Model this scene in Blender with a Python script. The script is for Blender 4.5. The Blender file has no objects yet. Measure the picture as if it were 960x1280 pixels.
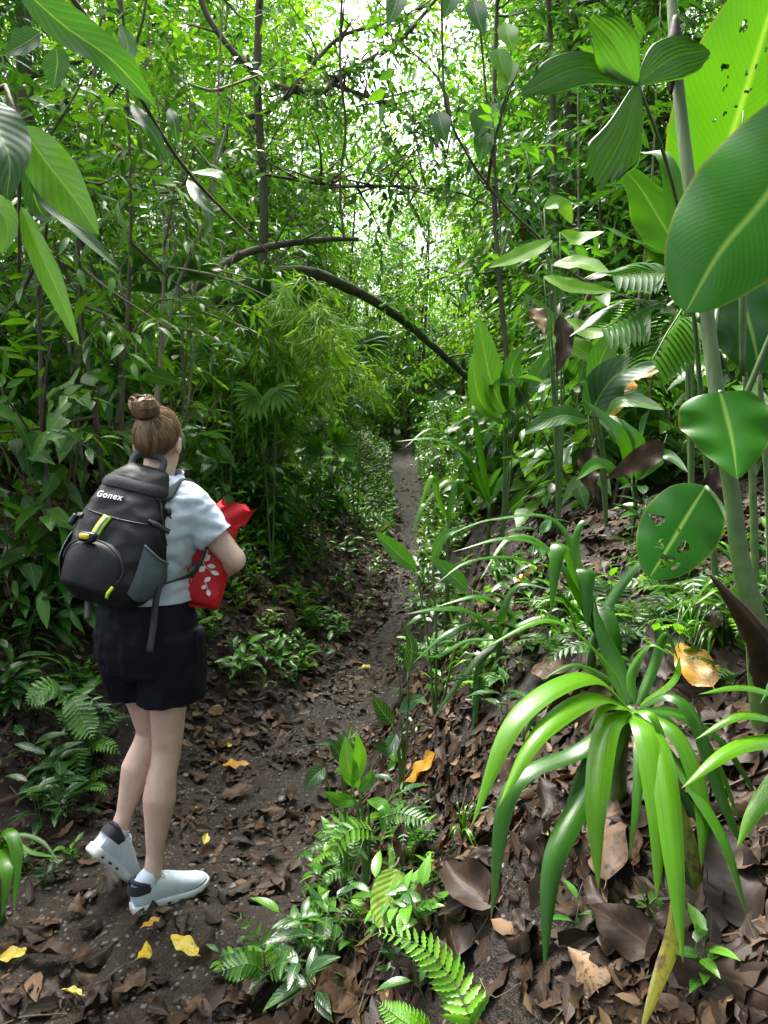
import bpy, bmesh, math, random
import numpy as np
from mathutils import Vector, Matrix, noise as mnoise

scene = bpy.context.scene
COL = scene.collection
R = math.radians
PITCH = R(4.8)
CAM_Z = 1.55

# ---------------------------------------------------------------- camera
cam_data = bpy.data.cameras.new('camera')
cam_data.sensor_fit = 'VERTICAL'
cam_data.sensor_height = 36.0
cam_data.lens = 27.0
cam_data.clip_start = 0.05
cam_data.clip_end = 1000.0
cam = bpy.data.objects.new('camera', cam_data)
cam.location = (0, 0, CAM_Z)
cam.rotation_euler = (R(90) - PITCH, 0, 0)
COL.objects.link(cam)
scene.camera = cam

# ---------------------------------------------------------------- world, light, exposure
world = bpy.data.worlds.new('World')
scene.world = world
world.use_nodes = True
nt = world.node_tree
bg = nt.nodes['Background']
sky = nt.nodes.new('ShaderNodeTexSky')
sky.sky_type = 'NISHITA'
sky.sun_disc = False
SUN_EL, SUN_ROT = R(62), R(-28)
sky.sun_elevation = SUN_EL
sky.sun_rotation = SUN_ROT
sky.air_density = 1.0
sky.dust_density = 6.0
sky.ozone_density = 1.0
hs = nt.nodes.new('ShaderNodeHueSaturation')      # thin white cloud deck: paler than clear sky
hs.inputs['Saturation'].default_value = 0.45
nt.links.new(sky.outputs['Color'], hs.inputs['Color'])
nt.links.new(hs.outputs['Color'], bg.inputs['Color'])
bg.inputs['Strength'].default_value = 0.15
sl = bpy.data.lights.new('sun', 'SUN')
sl.energy = 1.5
sl.angle = R(14)
sl.color = (1.0, 0.97, 0.90)
sun = bpy.data.objects.new('sun', sl)
# direction the light comes from
_d = Vector((math.cos(SUN_EL) * math.sin(SUN_ROT), math.cos(SUN_EL) * math.cos(SUN_ROT), math.sin(SUN_EL)))
sun.rotation_euler = _d.to_track_quat('Z', 'Y').to_euler()
COL.objects.link(sun)
vs = scene.view_settings
scene.display_settings.display_device = 'sRGB'
vs.view_transform = 'Standard'
vs.look = 'None'
vs.exposure = 2.72
vs.gamma = 1.0
vs.use_curve_mapping = False
cy = scene.cycles
cy.max_bounces = 5
cy.diffuse_bounces = 3
cy.glossy_bounces = 2
cy.transmission_bounces = 3
cy.transparent_max_bounces = 4
cy.sample_clamp_indirect = 6.0
cy.caustics_reflective = False
cy.caustics_refractive = False

rng = np.random.default_rng(7)
random.seed(11)
V = Vector

# ---------------------------------------------------------------- pixel <-> world helpers (photo is 960 x 1280)
def ray(px, py):
    dx, dv = (px - 480) / 960.0, -(py - 640) / 960.0
    return V((dx, math.cos(PITCH) + dv * math.sin(PITCH), -math.sin(PITCH) + dv * math.cos(PITCH)))

def P(px, py, d):
    """world point seen at that pixel, d metres ahead of the camera"""
    r = ray(px, py)
    return V((0, 0, CAM_Z)) + r * (d / r.y)

# ---------------------------------------------------------------- terrain
def vnoise(x, y, seed=0):
    x = np.asarray(x, float); y = np.asarray(y, float)
    xi = np.floor(x).astype(np.int64); yi = np.floor(y).astype(np.int64)
    xf = x - xi; yf = y - yi
    u = xf * xf * (3 - 2 * xf); v = yf * yf * (3 - 2 * yf)
    def hsh(a, b):
        n = (a * 374761393 + b * 668265263 + seed * 974711) & 0x7fffffff
        n = ((n ^ (n >> 13)) * 1274126177) & 0x7fffffff
        return ((n ^ (n >> 16)) & 0xffff) / 65535.0
    a, b, c, d = hsh(xi, yi), hsh(xi + 1, yi), hsh(xi, yi + 1), hsh(xi + 1, yi + 1)
    return (a * (1 - u) + b * u) * (1 - v) + (c * (1 - u) + d * u) * v * 1.0

def fbm(x, y, f, seed=0, oct=3):
    s = 0; a = 1; t = 0
    for o in range(oct):
        s = s + a * (vnoise(x * f, y * f, seed + o) - .5); t += a; a *= .5; f *= 2.03
    return s / t * 2

def smooth_interp(x, xp, fp, w):
    return (np.interp(x - w, xp, fp) + 2 * np.interp(x, xp, fp) + np.interp(x + w, xp, fp)) / 4

PY = [-6, 4, 25, 60, 160]; PZ = [0, 0, 1.62, 5.0, 14]
XR_Y = [-6, 0, 1, 2, 2.75, 4.3, 6, 11.5, 17, 30]; XR_X = [.2, .12, -.05, -.3, -.25, -.06, .20, .56, .80, .90]
XL_Y = [-6, 2, 3, 4.3, 5, 6.5, 10.8, 17, 30]; XL_X = [-1.6, -1.45, -1.25, -.50, -.28, .0, .16, .16, .20]
def edge_r(y): return smooth_interp(y, XR_Y, XR_X, .3) + .04 * fbm(np.asarray(y, float), 0 * np.asarray(y, float), 1.7, 5)
def edge_l(y): return smooth_interp(y, XL_Y, XL_X, .3) + .05 * fbm(np.asarray(y, float), 0 * np.asarray(y, float), 1.3, 6)
def H(x, y):
    x = np.asarray(x, float); y = np.asarray(y, float)
    z = smooth_interp(y, PY, PZ, .8)
    s_l = np.maximum(edge_l(y) - x, 0); s_r = np.maximum(x - edge_r(y), 0)
    z = z + np.interp(s_l, [0, .25, 1.2, 2.2, 5, 12, 60], [0, .05, .74, 1.25, 2.1, 3.4, 12])
    z = z + np.interp(s_r, [0, .1, .6, 1.15, 2.5, 6, 12, 60], [0, .07, .74, 1.18, 1.62, 2.7, 4.4, 14])
    bank = np.clip((s_l + s_r) * 2.5, 0, 1)
    z = z + bank * (.10 * fbm(x, y, 1.3, 21) + .05 * fbm(x, y, 5, 22) + .026 * fbm(x, y, 16, 23))
    z = z + (1 - bank) * (.035 * fbm(x, y, 2.5, 31) + .026 * fbm(x, y, 9, 32) + .020 * fbm(x, y, 28, 33, 2))
    return z
def Hf(x, y): return float(H(np.array([x]), np.array([y]))[0])
def Hn(x, y, e=.04):
    n = V((Hf(x - e, y) - Hf(x + e, y), Hf(x, y - e) - Hf(x, y + e), 2 * e)); return n.normalized()
def G(px, py, lift=0.0):
    """where the view ray of that pixel meets the ground"""
    r = ray(px, py); t = np.concatenate([np.linspace(.5, 8, 900), np.linspace(8.01, 40, 700)])
    x = r.x * t; y = r.y * t; z = CAM_Z + r.z * t
    k = np.argmax(z < H(x, y))
    return V((x[k], y[k], Hf(x[k], y[k]) + lift))

# ---------------------------------------------------------------- mesh building
class MB:
    def __init__(s): s.v = []; s.f = []; s.uv = []; s.r = []; s.m = []; s.n = 0
    def add(s, v, faces, uv=None, rnd=0.5, mat=0):
        """v (N,3); faces: list of (K,3|4) int arrays; uv (N,2); rnd scalar or (N,)"""
        v = np.asarray(v, np.float32).reshape(-1, 3); N = len(v)
        s.v.append(v)
        s.uv.append(np.zeros((N, 2), np.float32) if uv is None else np.asarray(uv, np.float32))
        s.r.append(np.broadcast_to(np.asarray(rnd, np.float32), (N,)))
        for f in faces:
            f = np.asarray(f, np.int32)
            if len(f):
                s.f.append(f + s.n); s.m.append(mat)
        s.n += N
    def mesh(s, name, mats, smooth=True):
        me = bpy.data.meshes.new(name)
        v = np.concatenate(s.v); uv = np.concatenate(s.uv); r = np.concatenate(s.r)
        loops = np.concatenate([f.ravel() for f in s.f])
        tot = np.concatenate([np.full(len(f), f.shape[1], np.int32) for f in s.f])
        mi = np.concatenate([np.full(len(f), m, np.int32) for f, m in zip(s.f, s.m)])
        start = np.concatenate([[0], np.cumsum(tot)[:-1]]).astype(np.int32)
        me.vertices.add(len(v)); me.vertices.foreach_set('co', v.ravel())
        me.loops.add(len(loops)); me.loops.foreach_set('vertex_index', loops)
        me.polygons.add(len(tot)); me.polygons.foreach_set('loop_start', start)
        me.polygons.foreach_set('loop_total', tot)
        me.polygons.foreach_set('use_smooth', np.full(len(tot), smooth, bool))
        if mi.any(): me.polygons.foreach_set('material_index', mi)
        ul = me.uv_layers.new(name='UVMap'); ul.data.foreach_set('uv', uv[loops].ravel())
        at = me.attributes.new('rnd', 'FLOAT', 'POINT'); at.data.foreach_set('value', r)
        for m in (mats if isinstance(mats, (list, tuple)) else [mats]): me.materials.append(m)
        me.update(calc_edges=True)
        return me
    def build(s, name, mats, parent=None, smooth=True, loc=None):
        if loc is not None:
            loc = np.array(loc, np.float32); s.v = [a - loc for a in s.v]
        return link(name, s.mesh(name, mats, smooth), parent, loc)

def link(name, me, parent=None, loc=None):
    o = bpy.data.objects.new(name, me); COL.objects.link(o)
    if loc is not None: o.location = [float(c) for c in loc]
    if parent is not None: o.parent = parent
    return o
def tag(o, label=None, cat=None, group=None, kind=None):
    if label: o['label'] = label
    if cat: o['category'] = cat
    if group: o['group'] = group
    if kind: o['kind'] = kind
    return o
def empty(name, loc, label, cat, group=None):
    o = bpy.data.objects.new(name, None); COL.objects.link(o); o.location = loc
    o.empty_display_size = .05
    return tag(o, label, cat, group)
def copy_tree(o, parent=None):
    c = o.copy(); COL.objects.link(c); c.parent = parent
    for ch in [x for x in bpy.data.objects if x.parent == o] if parent is None and o.name not in KIDS else KIDS.get(o.name, []):
        copy_tree(ch, c)
    return c
KIDS = {}
def register(o):
    """remember a prototype's children so that copies do not search the scene"""
    KIDS[o.name] = [x for x in bpy.data.objects if x.parent == o]
    for k in KIDS[o.name]: register(k)
def norm(a): return a / np.maximum(np.linalg.norm(a, axis=-1, keepdims=True), 1e-9)

def catmull(pts, n):
    pts = [np.array(p, float) for p in pts]
    if len(pts) == 2: return np.linspace(pts[0], pts[1], n)
    p = [2 * pts[0] - pts[1]] + pts + [2 * pts[-1] - pts[-2]]
    L = [0]
    for a, b in zip(pts[:-1], pts[1:]): L.append(L[-1] + np.linalg.norm(b - a) + 1e-9)
    out = []
    for s in np.linspace(0, L[-1], n):
        i = min(max(np.searchsorted(L, s, side='right') - 1, 0), len(pts) - 2)
        t = (s - L[i]) / (L[i + 1] - L[i]); a, b, c, d = p[i:i + 4]
        out.append(.5 * ((2 * b) + (c - a) * t + (2 * a - 5 * b + 4 * c - d) * t * t + (3 * b - a - 3 * c + d) * t ** 3))
    return np.array(out)

def tube(mb, pts, rad, sides=8, n=None, rnd=.5, mat=0, rough=0, caps=True, seed=0, flat=None):
    """tapered tube along a smooth curve; rad: number or list matched to pts"""
    n = n or max(2, len(pts) * 4)
    c = catmull(pts, n) if len(pts) > 1 else np.array(pts)
    rad = np.broadcast_to(np.asarray(rad, float), (len(pts),)) if np.ndim(rad) == 0 else np.asarray(rad, float)
    r = np.interp(np.linspace(0, 1, n), np.linspace(0, 1, len(rad)), rad)
    t = norm(np.gradient(c, axis=0))
    up = np.array([0, 0, 1.0]) if abs(t[:, 2]).mean() < .8 else np.array([1.0, 0, 0])
    if flat is not None: up = np.array(flat, float)
    a = norm(np.cross(t, up)); b = norm(np.cross(a, t))
    th = np.linspace(0, 2 * np.pi, sides, endpoint=False)
    ct, st = np.cos(th), np.sin(th)
    rr = r[:, None] * np.ones(sides)
    if rough:
        rs = np.random.default_rng(seed); rr = rr * (1 + rough * (rs.random((n, sides)) - .5) * 2)
    v = c[:, None] + a[:, None] * (rr * ct)[..., None] + b[:, None] * (rr * st)[..., None]
    i = np.arange(n - 1)[:, None] * sides; j = np.arange(sides)[None]; j2 = (j + 1) % sides
    f = np.stack([i + j, i + j2, i + sides + j2, i + sides + j], -1).reshape(-1, 4)
    L = np.concatenate([[0], np.cumsum(np.linalg.norm(np.diff(c, axis=0), axis=1))])
    uv = np.stack(np.broadcast_arrays(th[None] / 6.283, L[:, None]), -1).reshape(-1, 2)
    v = v.reshape(-1, 3)
    faces = [f]
    if caps:
        v = np.concatenate([v, c[:1], c[-1:]]); uv = np.concatenate([uv, [[.5, 0], [.5, L[-1]]]])
        k = n * sides; jj = np.arange(sides); j3 = (jj + 1) % sides
        faces.append(np.stack([j3, jj, np.full(sides, k)], -1))
        faces.append(np.stack([(n - 1) * sides + jj, (n - 1) * sides + j3, np.full(sides, k + 1)], -1))
    mb.add(v, faces, uv, rnd, mat)

# ---------------------------------------------------------------- leaf templates (base at origin, tip along +Y, up +Z)
def leaf_template(seg, width, prof='ovate', fold=.25, droop=.25, wav=0.0, mid=True):
    ts = np.linspace(0, 1, seg + 1)
    W = profile(prof, ts) * width * .5
    V_, UV = [], []; F4, F3 = [], []
    V_.append((0, 0, 0)); UV.append((.5, 0))
    for i in range(1, seg):
        t = ts[i]; z = -droop * t * t; w = W[i]
        wz = wav * (1 if i % 2 else -1)
        V_ += [(-w, t, z + fold * w + wz), (0, t, z), (w, t, z + fold * w - wz)]
        UV += [(0.5 - .5 * W[i] / max(W), t), (.5, t), (0.5 + .5 * W[i] / max(W), t)]
    V_.append((0, 1, -droop)); UV.append((.5, 1))
    k = len(V_) - 1
    F3 += [(0, 2, 1), (0, 3, 2)]
    for i in range(seg - 2):
        a = 1 + 3 * i
        F4 += [(a, a + 1, a + 4, a + 3), (a + 1, a + 2, a + 5, a + 4)]
    a = 1 + 3 * (seg - 2)
    F3 += [(a, a + 1, k), (a + 1, a + 2, k)]
    return np.array(V_, float), [np.array(F3), np.array(F4).reshape(-1, 4)], np.array(UV, float)

def profile(kind, t):
    t = np.asarray(t, float)
    if kind == 'ovate': return np.sin(np.pi * np.clip(t, 0, 1) ** .72) ** .9 * (1 - .25 * t)
    if kind == 'lance': return np.sin(np.pi * np.clip(t, 0, 1) ** .8) ** .8
    if kind == 'strap': return np.minimum(1, (.35 + t * 4.5)) * (1 - np.clip((t - .45) / .55, 0, 1) ** 1.7)
    if kind == 'grass': return (1 - t) ** .6 * np.minimum(1, .3 + 6 * t)
    if kind == 'paddle': return np.clip(np.sin(np.pi * np.clip(t, 0, 1) ** .85), 0, 1) ** .55
    if kind == 'heart': return np.clip(np.sin(np.pi * np.clip(t + .03, 0, 1) ** .55), 0, 1) ** .8
    if kind == 'fan': return np.clip(.08 + 1.15 * t ** .8, 0, 1) * (1 - .25 * np.clip((t - .8) / .2, 0, 1))
    if kind == 'lobe': return np.clip(.10 + np.sin(np.pi * .5 * np.clip(t / .62, 0, 1)), 0, 1) * (1 - .45 * np.clip((t - .62) / .38, 0, 1) ** 2)
    return 1 + 0 * t

def scatter(mb, tmpl, pos, dirs, ups, scale, rnd, wscale=None, mat=0):
    """many copies of a leaf template in one go"""
    tv, tf, tuv = tmpl; N = len(pos)
    if N == 0: return
    y = norm(np.asarray(dirs, float)); x = norm(np.cross(y, ups)); z = np.cross(x, y)
    sc = np.broadcast_to(np.asarray(scale, float), (N,))[:, None, None]
    wx = np.broadcast_to(np.asarray(1.0 if wscale is None else wscale, float), (N,))[:, None, None]
    v = pos[:, None] + sc * (tv[None, :, :1] * wx * x[:, None] + tv[None, :, 1:2] * y[:, None] + tv[None, :, 2:3] * z[:, None])
    K = len(tv); off = (np.arange(N) * K)[:, None, None]
    mb.add(v.reshape(-1, 3), [(f[None] + off).reshape(-1, f.shape[1]) for f in tf if len(f)],
           np.tile(tuv, (N, 1)), np.repeat(np.broadcast_to(np.asarray(rnd, np.float32), (N,)), K), mat)

def blade(mb, spine, width, prof='strap', up=(0, 0, 1), n=22, m=4, fold=.15, curl=0.0, wave=0.0, wfreq=9, rnd=.5,
          mat=0, twist=0.0, pleat=0.0, teeth=0.0, holes=None, thick=0.0, asym=0.0, seed=0, tears=0.0):
    """one hand-placed leaf: spine points, half width, cross-section fold (V) and curl (arch)"""
    rs = np.random.default_rng(abs(int(seed)) + 7)
    c = catmull(spine, n + 1); t = np.linspace(0, 1, n + 1)
    tan = norm(np.gradient(c, axis=0)); up = np.asarray(up, float)
    if up.ndim == 1: up = np.broadcast_to(up, c.shape)
    side = norm(np.cross(tan, up)); nr = np.cross(side, tan)
    if twist:
        a = (twist * t)[:, None]; side, nr = side * np.cos(a) + nr * np.sin(a), nr * np.cos(a) - side * np.sin(a)
    w = profile(prof, t) * width
    js = np.linspace(-1, 1, 2 * m + 1)
    ww = w[:, None] * js[None] * (1 + asym * np.sign(js))[None]
    if tears:
        pass
    h = fold * np.abs(ww) - curl * w[:, None] * (js[None] ** 2)
    ph = rs.random() * 6
    h = h + wave * w[:, None] * (js[None] ** 2) * np.sin(t[:, None] * wfreq * 2 + ph + js[None] * 1.5)
    if pleat: h = h + pleat * w[:, None] * np.where(np.arange(2 * m + 1) % 2, 1, -1)[None]
    v = c[:, None] + side[:, None] * ww[..., None] + nr[:, None] * h[..., None]
    if teeth:
        L = np.linalg.norm(np.diff(c, axis=0), axis=1).sum()
        dl = (teeth * L * (rs.random(2 * m + 1) - .6) - .18 * L * js ** 2) * 1.0
        v = v + tan[:, None] * (dl[None] * (t[:, None] ** 3))[..., None]
    K = 2 * m + 1
    uv = np.stack(np.broadcast_arrays(.5 + .5 * js[None], t[:, None]), -1).reshape(-1, 2)
    i = np.arange(n)[:, None] * K; j = np.arange(K - 1)[None]
    f = np.stack([i + j, i + j + 1, i + K + j + 1, i + K + j], -1).reshape(-1, 4)
    if holes:
        cu = uv[f].mean(1); keep = np.ones(len(f), bool)
        for (hu, hv, ru, rv) in holes:
            ang = np.arctan2((cu[:, 1] - hv) / rv, (cu[:, 0] - hu) / ru)
            d = np.hypot((cu[:, 0] - hu) / ru, (cu[:, 1] - hv) / rv)
            keep &= d > 1 + .25 * np.sin(ang * 3 + hu * 50)
        f = f[keep]
    v = v.reshape(-1, 3)
    mb.add(v, [f], uv, rnd, mat)
    return c
# ---------------------------------------------------------------- materials
def new_mat(name):
    m = bpy.data.materials.new(name); m.use_nodes = True
    n = m.node_tree; n.nodes.clear()
    return m, n, n.nodes, n.links
def ramp_node(nodes, stops):
    r = nodes.new('ShaderNodeValToRGB'); e = r.color_ramp.elements
    while len(e) > len(stops): e.remove(e[-1])
    while len(e) < len(stops): e.new(.5)
    for k, (p, c) in enumerate(stops): e[k].position = p; e[k].color = (*c, 1)
    return r
def mix_rgb(nodes, links, fac, a, b, mode='MIX'):
    x = nodes.new('ShaderNodeMix'); x.data_type = 'RGBA'; x.blend_type = mode
    for s, val in ((0, fac), (6, a), (7, b)):
        if hasattr(val, 'node'): links.new(val, x.inputs[s])
        elif s == 0: x.inputs[0].default_value = val
        else: x.inputs[s].default_value = (*val, 1)
    return x.outputs[2]
def math_node(nodes, links, op, a, b=None, c=None, clamp=False):
    x = nodes.new('ShaderNodeMath'); x.operation = op; x.use_clamp = clamp
    for k, val in enumerate((a, b, c)):
        if val is None: continue
        if hasattr(val, 'node'): links.new(val, x.inputs[k])
        else: x.inputs[k].default_value = val
    return x.outputs[0]

def leaf_mat(name, stops, rough=.32, trans=.4, vein=0, vein_amt=.25, mid=.35, spots=0.0, spot_col=(.25, .16, .03),
             bump=.08, spec=.45, coat=0.0, tip=0.0, trans_tint=(1.5, 1.45, .55), edge=0.0, holes=0.0, parallel=0):
    m, n, N, L = new_mat(name)
    at = N.new('ShaderNodeAttribute'); at.attribute_name = 'rnd'
    rp = ramp_node(N, stops); L.new(at.outputs['Fac'], rp.inputs[0]); col = rp.outputs[0]
    geo = N.new('ShaderNodeNewGeometry')
    height = None
    if vein or mid or edge or spots or parallel:
        uv = N.new('ShaderNodeUVMap'); sp = N.new('ShaderNodeSeparateXYZ'); L.new(uv.outputs[0], sp.inputs[0])
        u = math_node(N, L, 'ABSOLUTE', math_node(N, L, 'SUBTRACT', sp.outputs[0], .5))
    if vein:
        ph = math_node(N, L, 'SUBTRACT', math_node(N, L, 'MULTIPLY', sp.outputs[1], float(vein)), math_node(N, L, 'MULTIPLY', u, float(vein) * .55))
        wv = math_node(N, L, 'SINE', math_node(N, L, 'MULTIPLY', ph, 6.283))
        line = math_node(N, L, 'POWER', math_node(N, L, 'MULTIPLY_ADD', wv, .5, .5), 6.0)
        lt = mix_rgb(N, L, .5, col, (.35, .6, .15) if not name.startswith('dead') else (.3, .2, .12))
        col = mix_rgb(N, L, math_node(N, L, 'MULTIPLY', line, vein_amt), col, lt)
        height = wv
    if parallel:
        ns = N.new('ShaderNodeTexNoise'); ns.noise_dimensions = '2D'
        mp = N.new('ShaderNodeMapping'); mp.inputs['Scale'].default_value = (float(parallel), 1.2, 1)
        L.new(uv.outputs[0], mp.inputs[0]); L.new(mp.outputs[0], ns.inputs['Vector']); ns.inputs['Scale'].default_value = 1.0
        ns.inputs['Detail'].default_value = 3
        col = mix_rgb(N, L, math_node(N, L, 'MULTIPLY_ADD', ns.outputs[0], 1.3, -.35, clamp=True), mix_rgb(N, L, 1.0, col, (.55, .62, .5), 'MULTIPLY'), col)
        height = ns.outputs[0]
    if mid:
        k = math_node(N, L, 'SUBTRACT', 1.0, math_node(N, L, 'MULTIPLY', u, 28.0), clamp=True)
        col = mix_rgb(N, L, math_node(N, L, 'MULTIPLY', k, mid), col, (.30, .48, .10) if not name.startswith('dead') else (.22, .14, .08))
    tc = N.new('ShaderNodeTexCoord')
    if spots:
        ns2 = N.new('ShaderNodeTexNoise'); ns2.inputs['Scale'].default_value = 9 if name.startswith(('dead', 'yellow')) else 45; ns2.inputs['Detail'].default_value = 6; ns2.inputs['Roughness'].default_value = .65
        L.new(tc.outputs['Object'], ns2.inputs['Vector'])
        k = math_node(N, L, 'MULTIPLY', math_node(N, L, 'SUBTRACT', ns2.outputs[0], 1 - spots, clamp=True), 7.0, clamp=True)
        col = mix_rgb(N, L, k, col, spot_col)
    if tip:
        k = math_node(N, L, 'MULTIPLY', math_node(N, L, 'SUBTRACT', math_node(N, L, 'ADD', sp.outputs[1], math_node(N, L, 'MULTIPLY', ns.outputs[0], .06)), tip, clamp=True), 30.0, clamp=True)
        col = mix_rgb(N, L, k, col, (.16, .09, .025))
    if edge:
        k = math_node(N, L, 'MULTIPLY', math_node(N, L, 'SUBTRACT', u, .47, clamp=True), 30 * edge, clamp=True)
        col = mix_rgb(N, L, k, col, (.25, .2, .04))
    pb = N.new('ShaderNodeBsdfPrincipled'); L.new(col, pb.inputs['Base Color'])
    pb.inputs['Roughness'].default_value = rough
    pb.inputs['Specular IOR Level'].default_value = spec
    if coat: pb.inputs['Coat Weight'].default_value = coat; pb.inputs['Coat Roughness'].default_value = .12
    if bump and height is not None:
        b = N.new('ShaderNodeBump'); b.inputs['Strength'].default_value = bump; b.inputs['Distance'].default_value = .003
        L.new(height, b.inputs['Height']); L.new(b.outputs[0], pb.inputs['Normal'])
    out = N.new('ShaderNodeOutputMaterial')
    if trans:
        tb = N.new('ShaderNodeBsdfTranslucent'); L.new(mix_rgb(N, L, 1.0, col, trans_tint, 'MULTIPLY'), tb.inputs[0])
        mx = N.new('ShaderNodeMixShader'); mx.inputs[0].default_value = trans
        L.new(pb.outputs[0], mx.inputs[1]); L.new(tb.outputs[0], mx.inputs[2]); L.new(mx.outputs[0], out.inputs[0])
    else: L.new(pb.outputs[0], out.inputs[0])
    return m

def solid_mat(name, c1, c2=None, scale=20, rough=.7, bump=0, bscale=40, spec=.5, detail=4, stretch=None, rough2=None, sheen=0, coords='Object', metal=0, contrast=1.0, sss=0):
    m, n, N, L = new_mat(name)
    tc = N.new('ShaderNodeTexCoord'); vec = tc.outputs[coords]
    if stretch:
        mp = N.new('ShaderNodeMapping'); mp.inputs['Scale'].default_value = stretch; L.new(vec, mp.inputs[0]); vec = mp.outputs[0]
    pb = N.new('ShaderNodeBsdfPrincipled'); out = N.new('ShaderNodeOutputMaterial'); L.new(pb.outputs[0], out.inputs[0])
    pb.inputs['Roughness'].default_value = rough; pb.inputs['Specular IOR Level'].default_value = spec
    pb.inputs['Base Color'].default_value = (*c1, 1); pb.inputs['Metallic'].default_value = metal
    if sheen: pb.inputs['Sheen Weight'].default_value = sheen
    if sss: pb.inputs['Subsurface Weight'].default_value = sss; pb.inputs['Subsurface Radius'].default_value = (.012, .005, .003); pb.inputs['Subsurface Scale'].default_value = 1.0
    if c2:
        ns = N.new('ShaderNodeTexNoise'); ns.inputs['Scale'].default_value = scale; ns.inputs['Detail'].default_value = detail
        L.new(vec, ns.inputs['Vector'])
        k = math_node(N, L, 'MULTIPLY_ADD', math_node(N, L, 'SUBTRACT', ns.outputs[0], .5), 2.4 * contrast, .5, clamp=True)
        L.new(mix_rgb(N, L, k, c1, c2), pb.inputs['Base Color'])
        if rough2 is not None:
            L.new(math_node(N, L, 'MULTIPLY_ADD', k, rough2 - rough, rough), pb.inputs['Roughness'])
    if bump:
        nb = N.new('ShaderNodeTexNoise'); nb.inputs['Scale'].default_value = bscale; nb.inputs['Detail'].default_value = 5
        L.new(vec, nb.inputs['Vector'])
        b = N.new('ShaderNodeBump'); b.inputs['Strength'].default_value = bump; b.inputs['Distance'].default_value = .01
        L.new(nb.outputs[0], b.inputs['Height']); L.new(b.outputs[0], pb.inputs['Normal'])
    return m

# greens of the forest
G_DARK = [(0, (.017, .066, .015)), (.5, (.032, .125, .018)), (1, (.065, .20, .024))]
G_MID = [(0, (.024, .095, .011)), (.5, (.052, .17, .013)), (1, (.12, .28, .018))]
G_LIGHT = [(0, (.060, .17, .012)), (.5, (.12, .29, .016)), (1, (.20, .40, .025))]
M_DARK = leaf_mat('dark_leaf', G_DARK, rough=.24, trans=.30, mid=.25)
M_MID = leaf_mat('mid_leaf', G_MID, rough=.27, trans=.40, mid=.3)
M_LIGHT = leaf_mat('light_leaf', G_LIGHT, rough=.36, trans=.48, mid=.3)
M_MIX = leaf_mat('mixed_leaf', [(0, (.018, .05, .012)), (.4, (.038, .14, .018)), (.8, (.085, .24, .022)), (.93, (.15, .30, .025)), (.97, (.30, .24, .03)), (1, (.20, .08, .02))], rough=.27, trans=.4, mid=.25)
M_BIG = leaf_mat('big_glossy_leaf', [(0, (.016, .065, .016)), (.5, (.034, .125, .014)), (1, (.09, .24, .015))], rough=.33, trans=.38, vein=10, vein_amt=.12, mid=.45)
M_STRAP = leaf_mat('strap_leaf', [(0, (.018, .075, .008)), (.5, (.050, .19, .007)), (1, (.15, .38, .008))], rough=.27, trans=.38, parallel=26, mid=.0, bump=.16, tip=.985, spots=.30, spot_col=(.14, .13, .02))
M_BAMBOO = leaf_mat('bamboo_leaf', [(0, (.09, .23, .02)), (.6, (.18, .38, .03)), (1, (.28, .48, .07))], rough=.4, trans=.45, mid=0)
M_FERN = leaf_mat('fern_leaf', [(0, (.02, .07, .012)), (.5, (.045, .16, .012)), (1, (.14, .36, .015))], rough=.38, trans=.4, mid=.3, vein=7, vein_amt=.12)
M_PADDLE = leaf_mat('paddle_leaf', [(0, (.010, .060, .010)), (.5, (.022, .125, .010)), (1, (.080, .26, .010))], rough=.24, trans=.36, vein=34, vein_amt=.07, mid=.6, edge=.6, bump=.018, spec=.28)
M_PALM = leaf_mat('palm_leaf', [(0, (.02, .075, .012)), (.5, (.042, .16, .010)), (1, (.10, .27, .015))], rough=.36, trans=.48, parallel=22, mid=.1, bump=.12)
M_DEAD = leaf_mat('dead_leaf', [(0, (.010, .006, .0045)), (.3, (.022, .013, .008)), (.55, (.044, .024, .013)), (.72, (.080, .046, .024)), (.86, (.15, .092, .048)), (1, (.25, .17, .10))],
                  rough=.55, spec=.22, trans=.06, vein=8, vein_amt=.05, mid=.25, spots=.50, spot_col=(.016, .009, .006), bump=.05, trans_tint=(1.2, .8, .4))
M_YELLOW = leaf_mat('yellow_leaf', [(0, (.45, .22, .03)), (.5, (.60, .42, .03)), (1, (.62, .60, .12))], rough=.4, trans=.25, vein=9, vein_amt=.08, mid=.3, spots=.44, spot_col=(.16, .07, .02), bump=.06, trans_tint=(1.1, .9, .4))
M_BARK = solid_mat('bark', (.045, .034, .022), (.12, .10, .075), 9, .85, .8, 30, stretch=(1, 1, .35))
M_PALEBARK = solid_mat('pale_bark', (.15, .125, .085), (.34, .31, .24), 14, .8, .5, 50, stretch=(1, 1, .5))
M_MOSS = solid_mat('mossy_bark', (.030, .022, .015), (.055, .085, .018), 16, .9, 1.0, 60)
M_STEM = solid_mat('green_stem', (.045, .10, .02), (.09, .16, .04), 30, .45, .1)
M_TWIG = solid_mat('twig_bark', (.055, .04, .025), (.13, .10, .065), 40, .8, .4)
M_CANE = solid_mat('bamboo_cane', (.10, .13, .03), (.2, .19, .07), 12, .5)

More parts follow.
